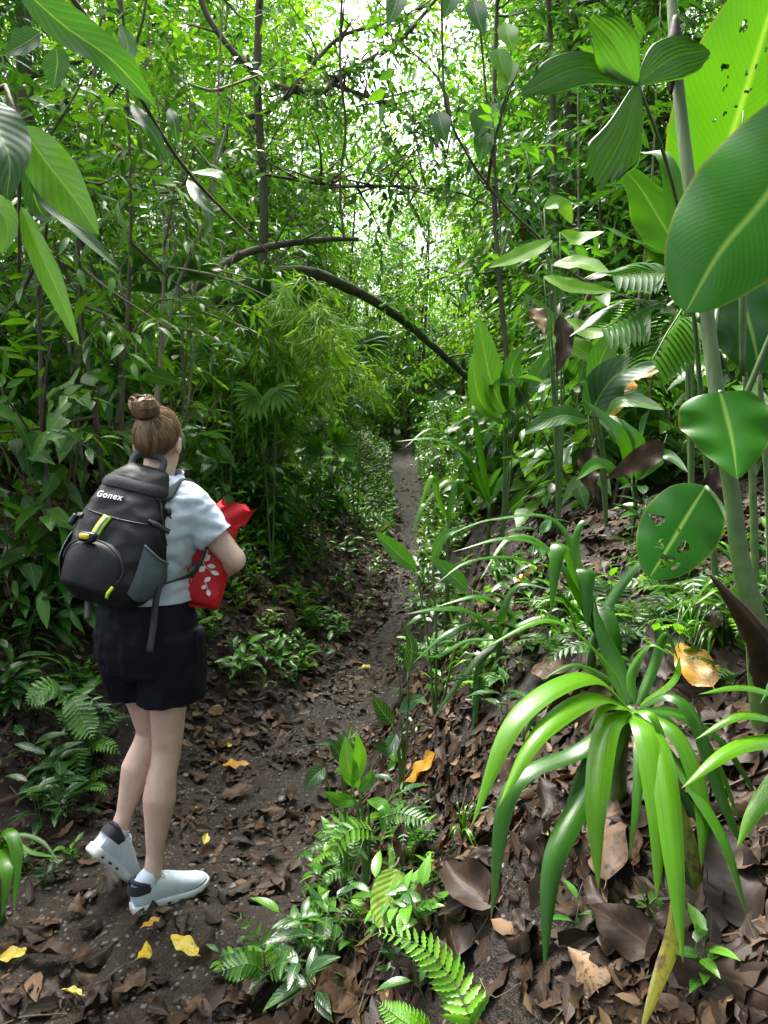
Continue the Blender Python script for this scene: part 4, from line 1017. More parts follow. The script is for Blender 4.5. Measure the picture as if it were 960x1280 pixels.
strap_plant('yellow green strap leaved plant below the long leaning one', (560, 650), 4.2, [([(548, 620, 0), (540, 595, 0), (520, 650, -.1)], .02, .9), ([(565, 620, 0), (575, 600, 0), (600, 650, -.05)], .02, .5), ([(545, 640, -.05), (530, 630, -.1), (515, 670, -.2)], .018, .6)])
strap_plant('small strap leaved plant at the left edge beside dark herbs', (-15, 1080), 2.35, [([(5, 1040, 0), (20, 1060, -.05), (18, 1140, -.15)], .020, .6), ([(10, 1050, 0), (40, 1065, -.05), (80, 1072, -.1)], .010, .6), ([(0, 1060, 0), (8, 1090, -.1), (2, 1150, -.15)], .02, .7), ([(15, 1045, 0), (50, 1050, 0), (75, 1080, -.05)], .01, .4)])

# --- the tall stem with paddle leaves
b = P(962, 860, 1.52); gb = V((b.x, b.y, Hf(b.x, b.y) - .05))
hh = Hero('paddle_leaf_plant', gb, 'tall green stemmed plant with huge paddle shaped leaves on the right', 'paddle leaf plant')
hh.tube('lower_stem', [gb, P(945, 785, 1.52), P(926, 700, 1.54), P(914, 610, 1.56), P(905, 560, 1.57)], [.027, .025, .020, .017, .016], M_STEM, sides=12, n=26, rough=.02)
M_SHEATH = solid_mat('leaf_sheath', (.06, .11, .035), (.17, .24, .10), 18, .6, .4, 60, stretch=(1, 1, .12))
hh.tube('upper_stem', [P(907, 575, 1.57), P(888, 430, 1.62), P(872, 300, 1.65), P(858, 200, 1.68), P(846, 90, 1.72), P(840, 0, 1.75), P(834, -120, 1.8)], [.0165, .0155, .0142, .0135, .0122, .011, .0095], M_SHEATH, sides=12, n=34, rough=.03)
hh.tube('dry_sheath', [P(845, 20, 1.71), P(842, 70, 1.70), P(840, 105, 1.70), P(838, 118, 1.7)], [.006, .018, .012, .003], M_DEAD, sides=8)
hh.tube('dry_sheath', [P(966, 850, 1.45), P(948, 800, 1.42), P(918, 755, 1.40), P(888, 718, 1.40)], [.035, .028, .016, .003], M_DEAD, sides=9, rough=.12)
def paddle(label, sp, w, rnd, up, pet=None, holes=None, prof='paddle', mat=M_PADDLE, n=70, m=22, **k):
    pts = px(*sp); lf = hh.leaf(pts, w, mat, label, rnd=rnd, prof=prof, up=up, n=n, m=m, holes=holes, pname='leaf', **k)
    if pet: hh.tube('petiole', px(*pet), [.007, .006, .005], M_STEM, sides=7)
    return lf
paddle('huge glossy paddle leaf hanging tip down at the right edge', [(1075, 120, 1.22), (1010, 175, 1.22), (950, 255, 1.17), (900, 315, 1.13), (857, 390, 1.10)], .108, .52, (-.30, -.95, .15), [(905, 560, 1.57), (1000, 330, 1.5), (1075, 120, 1.22)], curl=.12, wave=.05, fold=.06)
paddle('round tipped leaf held level in front of the stem', [(900, 490, 1.53), (908, 520, 1.50), (916, 556, 1.46), (922, 602, 1.41)], .088, .55, (-.15, -.75, .65), [(914, 620, 1.56), (908, 520, 1.60), (900, 490, 1.53)], curl=.22, wave=.07, fold=.12, prof='heart')
paddle('dark insect eaten leaf with brown edged holes', [(882, 608, 1.66), (862, 640, 1.62), (838, 680, 1.57), (812, 722, 1.52)], .080, .22, (0, -.75, .65), [(925, 700, 1.54), (905, 640, 1.62), (882, 608, 1.66)],
       holes=[(.33, .62, .07, .06), (.42, .80, .10, .07), (.62, .70, .06, .045), (.80, .50, .10, .05), (.22, .80, .04, .04), (.5, .5, .02, .02)], curl=.10, wave=.05, fold=.06)
paddle('dark hanging leaf behind the stem', [(918, 335, 1.78), (930, 380, 1.74), (942, 425, 1.70), (950, 468, 1.68)], .088, .12, (-.2, -.8, .4), [(889, 440, 1.62), (900, 370, 1.74), (918, 335, 1.78)], curl=.12, wave=.06, fold=.08)
paddle('pale blunt leaf torn at the top left of the stem', [(858, 330, 1.95), (828, 280, 1.98), (795, 228, 2.0), (765, 200, 2.02)], .090, .85, (.1, -.75, .5), [(875, 400, 1.63), (865, 360, 1.85), (858, 330, 1.95)], curl=.1, wave=.08, fold=.12, prof='heart')
paddle('bluish shaded leaf under the pale blunt one', [(862, 335, 1.95), (830, 318, 1.93), (790, 300, 1.92), (752, 283, 1.92)], .045, .30, (0, -.4, .9), curl=.1, wave=.08)
paddle('huge sunlit leaf riddled with small holes at the top right', [(880, 285, 2.1), (905, 200, 2.08), (940, 90, 2.02), (985, -60, 1.95)], .165, .92, (-.15, -1, .1), [(872, 380, 1.63), (874, 320, 1.9), (880, 285, 2.1)],
       holes=[(.3 + .45 * random.random(), .25 + .5 * random.random(), .004 + .012 * random.random() ** 2, .003 + .009 * random.random() ** 2) for _ in range(44)] + [(.3, .75, .03, .02), (.28, .6, .03, .012)], n=110, m=40, curl=.1, wave=.05, fold=.1)
hh.tube('rolled_leaf', px((928, 470, 1.65), (929, 300, 1.66), (928, 205, 1.67), (929, 138, 1.68)), [.006, .009, .008, .001], M_STEM, sides=8)
for i, (a, b2) in enumerate([((945, 760), (930, 455)), ((965, 760), (948, 460)), ((985, 770), (975, 430))]):
    hh.tube('stalk', [P(a[0], a[1], 1.75), P((a[0] + b2[0]) / 2 + 3, 600, 1.78), P(b2[0], b2[1], 1.8)], [.010, .008, .006], M_STEM if i != 1 else M_SHEATH, sides=7)

# --- the fan leaved palm at the upper right
c0_ = P(797, 105, 1.60); b = P(905, 640, 1.9); gb = V((b.x, b.y, Hf(b.x, b.y) - .04))
fp = Hero('fan_leaf_plant', gb, 'plant with pleated four lobed fan leaf hanging at the upper right', 'fan leaf plant')
fp.tube('petiole', [gb, P(868, 400, 1.85), P(850, 270, 1.75), P(825, 178, 1.66), c0_], [.010, .007, .006, .0045, .0035], M_STEM, sides=7, n=30)
for tip, mid_, w, r, lab in [((650, 118, 1.50), (728, 84, 1.55), .042, .30, 'left pointing lobe'), ((738, 22, 1.55), (768, 55, 1.57), .062, .45, 'lobe pointing up'), ((744, 232, 1.50), (780, 165, 1.55), .052, .50, 'pleated lobe hanging down'),
                        ((888, 62, 1.62), (842, 72, 1.60), .050, .35, 'right pointing lobe behind the stem')]:
    fp.leaf([c0_, P(*mid_), P(*tip)], w, M_PALM, None, pname='lobe', rnd=r + .25, prof='fan' if 'hanging' in lab else 'lobe', up=(0, -1, .35), n=30, m=10, pleat=.07 if 'hanging' in lab else .04, teeth=.16 if 'hanging' in lab else .06, curl=.15, seed=int(tip[0]))
fp.leaf(px((860, 380, 1.84), (836, 210, 1.9), (800, 190, 2.0)), .03, M_PALM, None, pname='lobe', rnd=.6, prof='lance', up=(0, -1, .4), n=20, m=4)

# --- fan palms further off
def fan_palm(label, bpx, d, fans, name='fan_leaf_plant'):
    b = P(*bpx, d); gb = V((b.x, b.y, Hf(b.x, b.y) - .04)); h = Hero(name, gb, label, 'fan palm')
    for k, (cx, cy, r, a0, rnd, nl) in enumerate(fans):
        c = P(cx, cy, d - .1); R_ = r / 960 * d
        h.tube('petiole', [gb, (gb + c) / 2 + V((0, .05, .1)), c], [.008, .006, .004], M_STEM, sides=5)
        mb = MB()
        for q in range(nl):
            a = R(a0 - 75 + 150 * q / (nl - 1)); dd = V((math.cos(a), -.25, math.sin(a)))
            blade(mb, [c - h.b, c - h.b + dd * R_ * .55, c - h.b + dd * R_ + V((0, -.05 * R_, -.18 * R_))], R_ * .13, 'strap', up=(0, -1, .5), n=8, m=1, fold=.3, rnd=rnd + .1 * random.random())
        mb.build('fan_leaf', M_PALM, h.root)
fan_palm('fan palm with two shaded leaves behind the bare stems on the left', (215, 560), 5.4, [(205, 365, 48, 100, .55, 11), (238, 345, 42, 60, .7, 9), (178, 345, 40, 120, .5, 9)])
fan_palm('dark fan palm above the bamboo beside the mossy trunk', (330, 560), 6.7, [(318, 385, 34, 200, .35, 11), (335, 368, 36, 140, .3, 11), (372, 378, 38, 20, .4, 12)])
fan_palm('small pale fan palm just left of the bamboo', (282, 560), 5.5, [(290, 440, 26, 60, .8, 9), (262, 440, 24, 130, .7, 8)])
fan_palm('fan palm with drooping leaves where the mossy trunk comes down', (445, 560), 8.4, [(455, 425, 36, 300, .4, 12), (430, 430, 34, 240, .5, 11)])
fan_palm('fan palm with yellowish old leaves under the bamboo', (338, 560), 5.9, [(322, 492, 30, 220, .95, 10), (345, 485, 28, 300, .9, 9)])
fan_palm('small pale fan palm beside the trail bank right of the hiker', (400, 600), 6.9, [(420, 555, 32, 40, .9, 8), (400, 562, 28, 160, .7, 7)])
# feather palm behind the tall stem
def feather(label, bpt, d, fronds):
    gb = V((bpt.x, bpt.y, Hf(bpt.x, bpt.y) - .03)); h = Hero('feather_palm', gb, label, 'palm')
    for sp, L_, r in fronds:
        pts = [P(a, b_, d + q) for a, b_, q in sp]; mb = MB(); loc = [gb - h.b] + [p - h.b for p in pts]
        tube(mb, loc, [.008, .006, .004, .002][:len(loc)] if len(loc) <= 4 else .005, 5, 20, mat=1, caps=False)
        c = catmull([p - h.b for p in pts], 16); t = norm(np.gradient(c, axis=0)); side = norm(np.cross(t, np.array([0, -.5, 1.0])))
        for q in range(1, 16):
            for s_ in (-1, 1):
                dd = V(side[q] * s_ + t[q] * .8); dd.normalize(); l = L_ * (1 - .4 * abs(q - 7) / 8)
                blade(mb, [V(c[q]), V(c[q]) + dd * l * .5, V(c[q]) + dd * l + V((0, 0, -.25 * l))], .012 * d / 2, 'lance', up=(0, -.4, 1), n=6, m=1, fold=.25, rnd=r)
        mb.build('frond', [M_PALM, M_STEM], h.root)
feather('feather palm fronds behind the tall paddle leaf stem', P(870, 560, 2.6), 2.6, [([(855, 400, 0), (810, 385, 0), (755, 410, -.1)], .18, .6), ([(860, 390, .1), (830, 345, .1), (770, 345, 0)], .18, .45), ([(865, 400, 0), (845, 400, -.1), (815, 450, -.2)], .16, .8), ([(860, 380, .1), (900, 340, .1), (940, 360, 0)], .2, .3)])

# --- lance leaved plants in the right middle distance
def lance_plant(label, bpx, d, leaves, mat=M_BIG, cat='leafy plant', name='lance_leaf_plant', prof='lance', stemmat=None):
    b = P(*bpx, d); gb = V((b.x, b.y, Hf(b.x, b.y) - .04)); h = Hero(name, gb, label, cat)
    for i, (sp, w, r) in enumerate(leaves):
        pts = [P(a, b_, d + q) for a, b_, q in sp]
        h.tube('stalk', [gb, (gb + pts[0]) / 2 + V((.01, 0, .03)), pts[0]], [.006, .005, .003], stemmat or M_STEM, sides=6)
        h.leaf(pts, w, mat, rnd=r, prof=prof, up=(0, -.8, .6), n=20, m=4, fold=.18, wave=.06, seed=i)
    return h
lance_plant('banana like plant with upright bright leaves at mid right', (625, 600), 4.4, [([(632, 520, 0), (612, 470, 0), (598, 395, 0)], .085, .75), ([(636, 515, 0), (640, 460, -.05), (655, 430, -.1)], .06, .35), ([(640, 510, 0), (690, 440, 0), (685, 395, 0), (650, 362, 0)], .05, .55),
    ([(630, 530, 0), (600, 500, -.1), (590, 440, -.1)], .06, .9), ([(645, 510, 0), (665, 480, 0), (700, 470, 0)], .06, .5)])
lance_plant('light green plant with leaves spreading level above the bank', (700, 560), 3.9, [([(690, 330, 0), (730, 330, -.1), (765, 345, -.2)], .055, .8), ([(680, 345, 0), (720, 360, -.1), (770, 365, -.2)], .05, .9), ([(690, 300, 0), (650, 320, -.1), (610, 335, -.2)], .05, .6),
    ([(700, 290, 0), (725, 300, 0), (755, 290, -.1)], .055, .95), ([(705, 400, 0), (740, 415, -.1), (790, 410, -.2)], .06, .7), ([(690, 420, 0), (730, 440, -.1), (760, 470, -.2)], .06, .4), ([(680, 260, 0), (700, 255, 0), (715, 280, 0)], .05, .5)], M_LIGHT)
lance_plant('grey green broad leaved plant leaning over the bank rim', (760, 600), 3.2, [([(735, 520, 0), (770, 470, -.05), (825, 455, -.1)], .085, .05), ([(735, 525, 0), (700, 520, -.05), (655, 540, -.1)], .05, .3), ([(745, 520, 0), (780, 500, -.1), (830, 512, -.2)], .05, .6), ([(740, 500, 0), (755, 440, 0), (790, 400, 0)], .05, .6),
    ([(750, 520, 0), (775, 540, -.1), (800, 590, -.15)], .05, .5)])
lance_plant('shining narrow leaved plant in front of the yellow dead leaf', (790, 640), 2.9, [([(790, 600, 0), (775, 545, -.05), (730, 500, -.1)], .03, .4), ([(795, 600, 0), (800, 555, 0), (770, 520, -.05)], .025, .5), ([(795, 600, 0), (830, 570, 0), (860, 590, -.1)], .03, .3), ([(790, 610, 0), (750, 580, -.1), (720, 600, -.2)], .03, .5)], M_STRAP)
d_ = Hero('withered_leaf', P(780, 535, 3.3), 'large yellow brown dead leaf hanging upright above the bank rim', 'dead leaf')
d_.leaf(px((785, 460, 3.35), (775, 480, 3.3), (765, 505, 3.25), (762, 528, 3.2)), .075, M_YELLOW, rnd=.12, prof='ovate', up=(0, -1, .3), n=22, m=5, wave=.25, pname='blade')
d_.leaf(px((785, 470, 3.3), (805, 468, 3.25), (828, 462, 3.2)), .03, M_YELLOW, rnd=.05, prof='ovate', up=(0, -1, .6), n=14, m=3, wave=.3, pname='blade')
for lab, sp, w, rn in [('orange brown withered leaf hanging on the bank rim', [(830, 555, 2.9), (800, 575, 2.85), (755, 600, 2.8)], .05, .62), ('crumpled dark red withered leaf at the rim', [(740, 560, 3.0), (735, 590, 2.95), (742, 625, 2.9)], .05, .45),
                       ('purplish brown withered leaf beside the green stem', [(900, 585, 1.75), (893, 610, 1.72), (903, 650, 1.7)], .03, .3), ('beige withered leaf stuck among upright bright leaves', [(665, 385, 4.2), (675, 400, 4.15), (680, 418, 4.1)], .05, .95), ('curled brown withered leaf above the grey green plant', [(700, 395, 3.7), (705, 430, 3.65), (695, 470, 3.6)], .05, .4),
                       ('dark ragged withered leaf hanging right of the fern', [(502, 1030, 1.95), (500, 1060, 1.93), (503, 1085, 1.92)], .022, .7)]:
    h = Hero('withered_leaf', P(*sp[0]), lab, 'dead leaf'); h.leaf(px(*sp), w, M_DEAD, rnd=rn, prof='ovate', up=(0, -1, .3), n=18, m=4, wave=.35, fold=.3, pname='blade', seed=int(w * 999))
    h.tube('leaf_stalk', [P(*sp[0]), P(sp[0][0] + 4, sp[0][1] - 12, sp[0][2] + .02)], .002, M_TWIG, sides=4)

# --- two leafed herbs reaching over the trail
h = lance_plant('herb with two long dark leaves reaching over the trail edge', (545, 745), 2.9, [([(520, 712, 0), (495, 690, -.05), (468, 664, -.1)], .038, .45), ([(585, 738, -.1), (560, 715, -.12), (538, 698, -.15)], .036, .3), ([(540, 700, 0), (555, 670, 0), (580, 660, 0)], .02, .5)], M_SEED)
lance_plant('dark broad leaved herb at the trail edge above the ferns', (500, 960), 2.5, [([(490, 905, 0), (475, 885, -.02), (465, 868, -.05)], .03, .3), ([(495, 918, 0), (485, 935, -.05), (462, 930, -.1)], .028, .3), ([(500, 890, 0), (520, 875, 0), (535, 880, -.05)], .025, .5), ([(510, 840, 0), (515, 810, 0), (505, 780, 0)], .025, .5)], M_SEEDD, prof='ovate')
lance_plant('round leaved herb at the near foot of the right bank', (430, 1000), 2.35, [([(405, 960, 0), (392, 972, -.03), (380, 990, -.05)], .030, .15), ([(425, 950, 0), (440, 945, 0), (455, 965, -.02)], .02, .4), ([(430, 955, 0), (415, 930, 0), (395, 930, 0)], .02, .3)], M_SEEDD, prof='ovate')
lance_plant('bright jagged leaved herb in the middle of the fern clump', (455, 1040), 2.1, [([(448, 985, 0), (436, 960, 0), (432, 920, .02)], .026, .85), ([(450, 990, 0), (462, 975, 0), (464, 960, 0)], .018, .3), ([(445, 1000, 0), (425, 1000, -.05), (405, 990, -.08)], .02, .6), ([(460, 1000, 0), (480, 1010, -.05), (478, 1045, -.08)], .018, .6),
    ([(440, 980, 0), (450, 950, 0), (446, 916, 0)], .02, .9)], M_SEED)
# blotched yellow green leaf
h = Hero('blotched_leaf', G(480, 1170), 'broad yellow green blotched leaf hanging at bottom centre', 'leaf plant')
h.tube('leaf_stalk', [G(500, 1060), P(498, 1075, 1.88), P(492, 1086, 1.84)], .003, M_TWIG, sides=5)
h.leaf(px((496, 1086, 1.84), (487, 1110, 1.80), (480, 1135, 1.76), (473, 1160, 1.72)), .040, M_BLOTCH, rnd=.5, prof='paddle', up=(0, -.8, .6), n=22, m=4, fold=.1, wave=.05, pname='blade')

# --- named ferns of the near bank
def fern_at(label, bpx, fr):
    gb = G(*bpx); root = empty('fern', gb, label, 'fern')
    for i, (sp, size, npin, r) in enumerate(fr):
        mb = MB(); pts = [P(*q) - gb for q in sp]; frond(mb, [V((0, 0, 0))] + pts if i == 0 else pts, size, npin, r, up=(0, -.55, .8), seed=i + abs(int(bpx[0])) + 40)
        mb.build('frond', [M_FERN, M_STEM], root)
fern_at('bright yellow green fern frond arching in at the bottom', (600, 1320), [([(592, 1290, 1.22), (572, 1235, 1.25), (530, 1185, 1.28), (478, 1166, 1.30), (450, 1178, 1.31)], .046, 40, 1.0), ([(545, 1330, 1.3), (520, 1290, 1.31), (492, 1268, 1.33), (470, 1250, 1.35)], .034, 24, .9)])
fern_at('dark long fern hanging down the middle of the near bank', (460, 1050), [([(455, 1048, 1.98), (440, 1090, 1.92), (424, 1140, 1.86), (414, 1190, 1.80)], .050, 17, .30), ([(450, 1045, 2.0), (425, 1032, 1.98), (410, 1060, 1.94)], .045, 10, .6)])
fern_at('green fern spreading right from the clump', (470, 1030), [([(480, 1010, 2.05), (505, 985, 2.02), (530, 1005, 1.98), (546, 1038, 1.95)], .045, 13, .5), ([(478, 1022, 2.02), (500, 1016, 1.99), (520, 1022, 1.96), (540, 1030, 1.93)], .035, 12, .35), ([(470, 1040, 2.0), (445, 1035, 1.95), (425, 1050, 1.93), (408, 1085, 1.9)], .04, 11, .75)])
fern_at('small arched fern at the top of the clump', (432, 965), [([(432, 955, 2.4), (425, 930, 2.4), (400, 922, 2.38), (380, 932, 2.36)], .045, 12, .35), ([(430, 950, 2.4), (435, 925, 2.4), (450, 920, 2.38)], .04, 9, .4)])
fern_at('fresh fern tip rising at the bottom left of the bank', (330, 1215), [([(330, 1195, 1.95), (322, 1170, 1.95), (305, 1150, 1.96), (282, 1140, 1.97)], .050, 13, .6), ([(330, 1215, 1.9), (310, 1205, 1.88), (272, 1215, 1.86)], .045, 11, .4), ([(335, 1215, 1.9), (355, 1205, 1.86), (362, 1235, 1.83)], .04, 10, .3)])
fern_at('drooping brown green fern left of the bare legs', (90, 870), [([(95, 865, 2.95), (110, 870, 2.9), (130, 885, 2.85), (148, 908, 2.8)], .085, 15, .25), ([(85, 868, 2.95), (95, 880, 2.9), (105, 905, 2.85), (118, 925, 2.8)], .07, 13, .3), ([(80, 865, 3.0), (60, 860, 2.95), (30, 880, 2.9)], .07, 12, .4)])
fern_at('tiny fern at the bottom right under the strap leaves', (810, 1140), [([(808, 1130, 1.22), (800, 1110, 1.22), (790, 1098, 1.21)], .02, 7, .5), ([(812, 1130, 1.22), (822, 1120, 1.22)], .016, 5, .6)])
# little sprouts on the near right bank
for i, (x, y, lab, k) in enumerate([(720, 1180, 'tiny sprout above the upright tan leaf', 1), (875, 1240, 'small herb in the bottom right corner', 0), (630, 900, 'small glossy herb behind the arching leaves', 5), (345, 1240, 'glossy herb in the bottom centre left', 5), (290, 1225, 'small herb at the bottom left of the bank', 3), (400, 1180, 'small dark herb below the hanging fern', 2),
                                    (60, 1110, 'leafy dark herb cluster left of the lifted shoe', 2), (35, 1090, 'second leafy dark herb cluster at the left edge', 2), (90, 1080, 'creeping herb nearest the lifted shoe', 6), (430, 800, 'young herb with a pale flower like bud in the trail', 4), (20, 880, 'long leaved herb at the left edge below the backpack', 5), (50, 800, 'broad glossy herb left of the backpack', 5), (25, 760, 'shining herb at the left edge beside the backpack', 5)]):
    g = G(x, y); o = place(small[k], g.x, g.y, i * 1.1, [.55, .6, .6, .55, .55, .9, 1.2, 1.2, 1.2, 1.2, 1.0, .9, .9][i], lab, None)

# --- long leaves hanging in at the upper left
b = V((-1.15, 1.55, 0)); b.z = Hf(b.x, b.y) - .05
lt = Hero('overhanging_tree', b, 'small tree at the left edge whose long leaves hang in at the top left', 'tree')
lt.tube('trunk', [b, V((-1.12, 1.55, 1.3)), V((-.98, 1.5, 2.2)), V((-.85, 1.45, 2.7))], [.022, .018, .012, .006], M_BARK, sides=8)
lt.tube('twig', [V((-1.10, 1.55, 1.9)), P(-20, 120, 1.5), P(20, 160, 1.45), P(24, 340, 1.45)], [.008, .006, .005, .003], M_TWIG, sides=6)
lt.tube('twig', [V((-.85, 1.45, 2.7)), P(60, -40, 1.5), P(150, 80, 1.6), P(235, 215, 1.8), P(352, 332, 2.0)], [.007, .006, .005, .004, .001], M_TWIG, sides=6)
for sp, w, r, mt, up, lab in [
    ([(22, -20, 1.35), (80, 32, 1.37), (140, 75, 1.40), (196, 135, 1.45)], .036, .45, M_BIG, (-.3, -1, .5), 'long dark leaf slanting down from the top'), ([(28, 160, 1.42), (60, 205, 1.40), (95, 250, 1.38), (124, 294, 1.36)], .045, .80, M_BIG, (-.4, -1, .1), 'broad backlit leaf'),
    ([(26, 258, 1.42), (48, 310, 1.40), (75, 370, 1.38), (99, 432, 1.36)], .023, .98, M_BIG, (-.3, -1, .1), 'narrow bright leaf hanging lowest'), ([(-30, 120, 1.40), (-5, 160, 1.36), (12, 200, 1.33), (8, 250, 1.31)], .045, .05, M_BIG, (.2, -.8, .6), 'dark bluish leaf at the edge'),
    ([(-20, 250, 1.40), (2, 265, 1.38), (10, 290, 1.37), (2, 318, 1.36)], .025, 1.0, M_BIG, (0, -1, 0), None), ([(70, 60, 1.5), (72, 75, 1.5), (70, 92, 1.5), (66, 112, 1.5)], .026, .1, M_BIG, (0, -1, .2), None), ([(50, 40, 1.5), (35, 52, 1.5), (5, 68, 1.5)], .030, .0, M_BIG, (0, -1, .3), None),
    ([(35, 190, 1.44), (60, 250, 1.44), (100, 290, 1.44), (150, 338, 1.44)], .022, .1, M_BIG, (0, -.5, .9), None), ([(165, 130, 1.62), (178, 150, 1.6), (192, 168, 1.6), (210, 206, 1.6)], .016, .02, M_BIG, (0, -.6, .8), None), ([(212, 135, 1.8), (218, 155, 1.78), (222, 182, 1.78)], .013, .05, M_BIG, (0, -.8, .6), None),
    ([(240, 215, 1.85), (275, 220, 1.8), (292, 248, 1.8)], .014, .8, M_BIG, (0, -.8, .6), None), ([(235, 225, 1.85), (250, 250, 1.8), (270, 270, 1.78)], .014, .2, M_BIG, (0, -.8, .6), None), ([(60, 200, 1.5), (40, 225, 1.5), (55, 270, 1.5), (85, 262, 1.5)], .02, .1, M_BIG, (0, -.8, .6), None),
    ([(255, 245, 1.85), (262, 275, 1.82), (255, 300, 1.8)], .012, .4, M_BIG, (0, -.8, .6), None), ([(150, 90, 1.6), (160, 60, 1.62), (150, 30, 1.64)], .02, .3, M_BIG, (0, -1, .1), None)]:
    lt.leaf(px(*sp), w, mt, lab, rnd=r, prof='lance', up=up, n=26, m=4, fold=.22, wave=.06, wfreq=8)
# --- leaves hanging on the liana at the top centre
for lab, pts_ in [('cluster of oval leaves hanging on the liana right of the sky gap', [(548, 140, 40, .1), (600, 135, 46, .15), (615, 130, 44, .5), (622, 60, 42, .8), (640, 75, 40, .85), (592, 0, 46, .05), (500, -15, 50, .1), (606, 165, 40, .4), (632, 30, 36, .9), (570, -20, 44, .2)])]:
    b = P(600, 60, 4.2); h = Hero('hanging_creeper', b, lab, 'creeper'); h.tube('stem', [P(585, -60, 4.2), P(598, 20, 4.2), P(606, 100, 4.2), P(612, 170, 4.2), P(625, 260, 4.25)], .006, M_TWIG, sides=5)
    for i, (x, y, s_, r) in enumerate(pts_):
        a = random.uniform(-.5, .5); h.leaf([P(x, y, 4.15), P(x + s_ * .4 * a, y + s_ * .5, 4.1), P(x + s_ * a, y + s_, 4.08)], .06, M_BIG, rnd=r, prof='ovate', up=(0, -1, .3), n=12, m=3, fold=.2, seed=i)
# ---------------------------------------------------------------- the hiker
M_SKIN = solid_mat('skin', (.57, .37, .30), (.76, .54, .46), 22, .45, .10, 120, spec=.4, sss=.12, contrast=.6)
M_SHIRT = solid_mat('pale_blue_cotton', (.45, .52, .61), (.51, .58, .67), 9, .85, .12, 420, spec=.2, sheen=.2)
M_SHORTS = solid_mat('black_shorts_fabric', (.003, .004, .008), (.005, .007, .012), 12, .75, .15, 300, spec=.2)
M_HAIR = solid_mat('light_brown_hair', (.12, .070, .036), (.34, .22, .12), 60, .38, .0, spec=.5, stretch=(1, 1, .12), contrast=1.3)
M_SHOE = solid_mat('pale_blue_shoe_mesh', (.54, .62, .71), (.62, .70, .78), 60, .7, .3, 500)
M_SOLE = solid_mat('white_foam_sole', (.72, .76, .80), (.60, .62, .62), 25, .6, .1, 200)
M_COLLAR = solid_mat('dark_grey_collar', (.025, .028, .040), None, rough=.8, bump=.2, bscale=400)
M_SOCK = solid_mat('pale_sock', (.55, .65, .78), None, rough=.9, bump=.2, bscale=500)
M_PACK = solid_mat('black_ripstop', (.004, .0045, .006), (.008, .009, .012), 8, .52, .30, 26, spec=.35)
M_PACKMESH = solid_mat('grey_mesh_pocket', (.075, .105, .125), (.10, .135, .155), 30, .7, .4, 500)
M_WEB = solid_mat('dark_webbing', (.035, .042, .045), None, rough=.7, bump=.3, bscale=300)
M_TRIM = solid_mat('grey_trim', (.22, .21, .24), None, rough=.6)
M_PLASTIC = solid_mat('black_plastic', (.012, .012, .013), None, rough=.35)
M_NEON = solid_mat('neon_yellow_green', (.50, .75, .03), None, rough=.5)
M_GREYREF = solid_mat('grey_reflective_strip', (.22, .27, .28), None, rough=.4)
M_AMBER = solid_mat('amber_reflector', (.85, .62, .05), (.75, .55, .04), rough=.3, scale=90)
M_WHITE = solid_mat('white_print', (.80, .80, .80), None, rough=.6)
M_RED = solid_mat('red_bag_cloth', (.58, .012, .022), (.46, .008, .018), 7, .55, .25, 30, spec=.4)
M_PINK = solid_mat('pale_pink_print', (.78, .52, .54), None, rough=.6)
M_EYE = solid_mat('eye', (.7, .7, .68), None, rough=.2)

def ring_loft(mb, rings, cap=True, mat=0, rnd=.5):
    """rings: list of (K,3) arrays with equal K"""
    K = len(rings[0]); v = np.concatenate(rings); n = len(rings)
    i = np.arange(n - 1)[:, None] * K; j = np.arange(K)[None]; j2 = (j + 1) % K
    f = np.stack([i + j, i + j2, i + K + j2, i + K + j], -1).reshape(-1, 4); faces = [f]
    uv = np.stack(np.broadcast_arrays(np.arange(K)[None] / K, np.linspace(0, 1, n)[:, None]), -1).reshape(-1, 2)
    if cap:
        v = np.concatenate([v, rings[0].mean(0)[None], rings[-1].mean(0)[None]]); uv = np.concatenate([uv, [[.5, 0], [.5, 1]]]); jj = np.arange(K)
        faces += [np.stack([(jj + 1) % K, jj, np.full(K, n * K)], -1), np.stack([(n - 1) * K + jj, (n - 1) * K + (jj + 1) % K, np.full(K, n * K + 1)], -1)]
    mb.add(v, faces, uv, rnd, mat)
def sring(c, ax, ay, rx, ry, e=2.0, K=28, off=(0, 0)):
    th = np.linspace(0, 2 * np.pi, K, endpoint=False); ct, st = np.cos(th), np.sin(th)
    x = np.sign(ct) * np.abs(ct) ** (2 / e) * rx + off[0]; y = np.sign(st) * np.abs(st) ** (2 / e) * ry + off[1]
    return np.array(c)[None] + np.array(ax)[None] * x[:, None] + np.array(ay)[None] * y[:, None]
def ell(mb, c, ax, ay, az, r, K=20, n=12):
    rings = []
    for k in range(n + 1):
        a = math.pi * (k + .01) / (n + .02); rings.append(sring(np.array(c) + np.array(az) * (-math.cos(a) * r[2]), ax, ay, max(r[0] * math.sin(a), 1e-4), max(r[1] * math.sin(a), 1e-4), K=K))
    ring_loft(mb, rings)
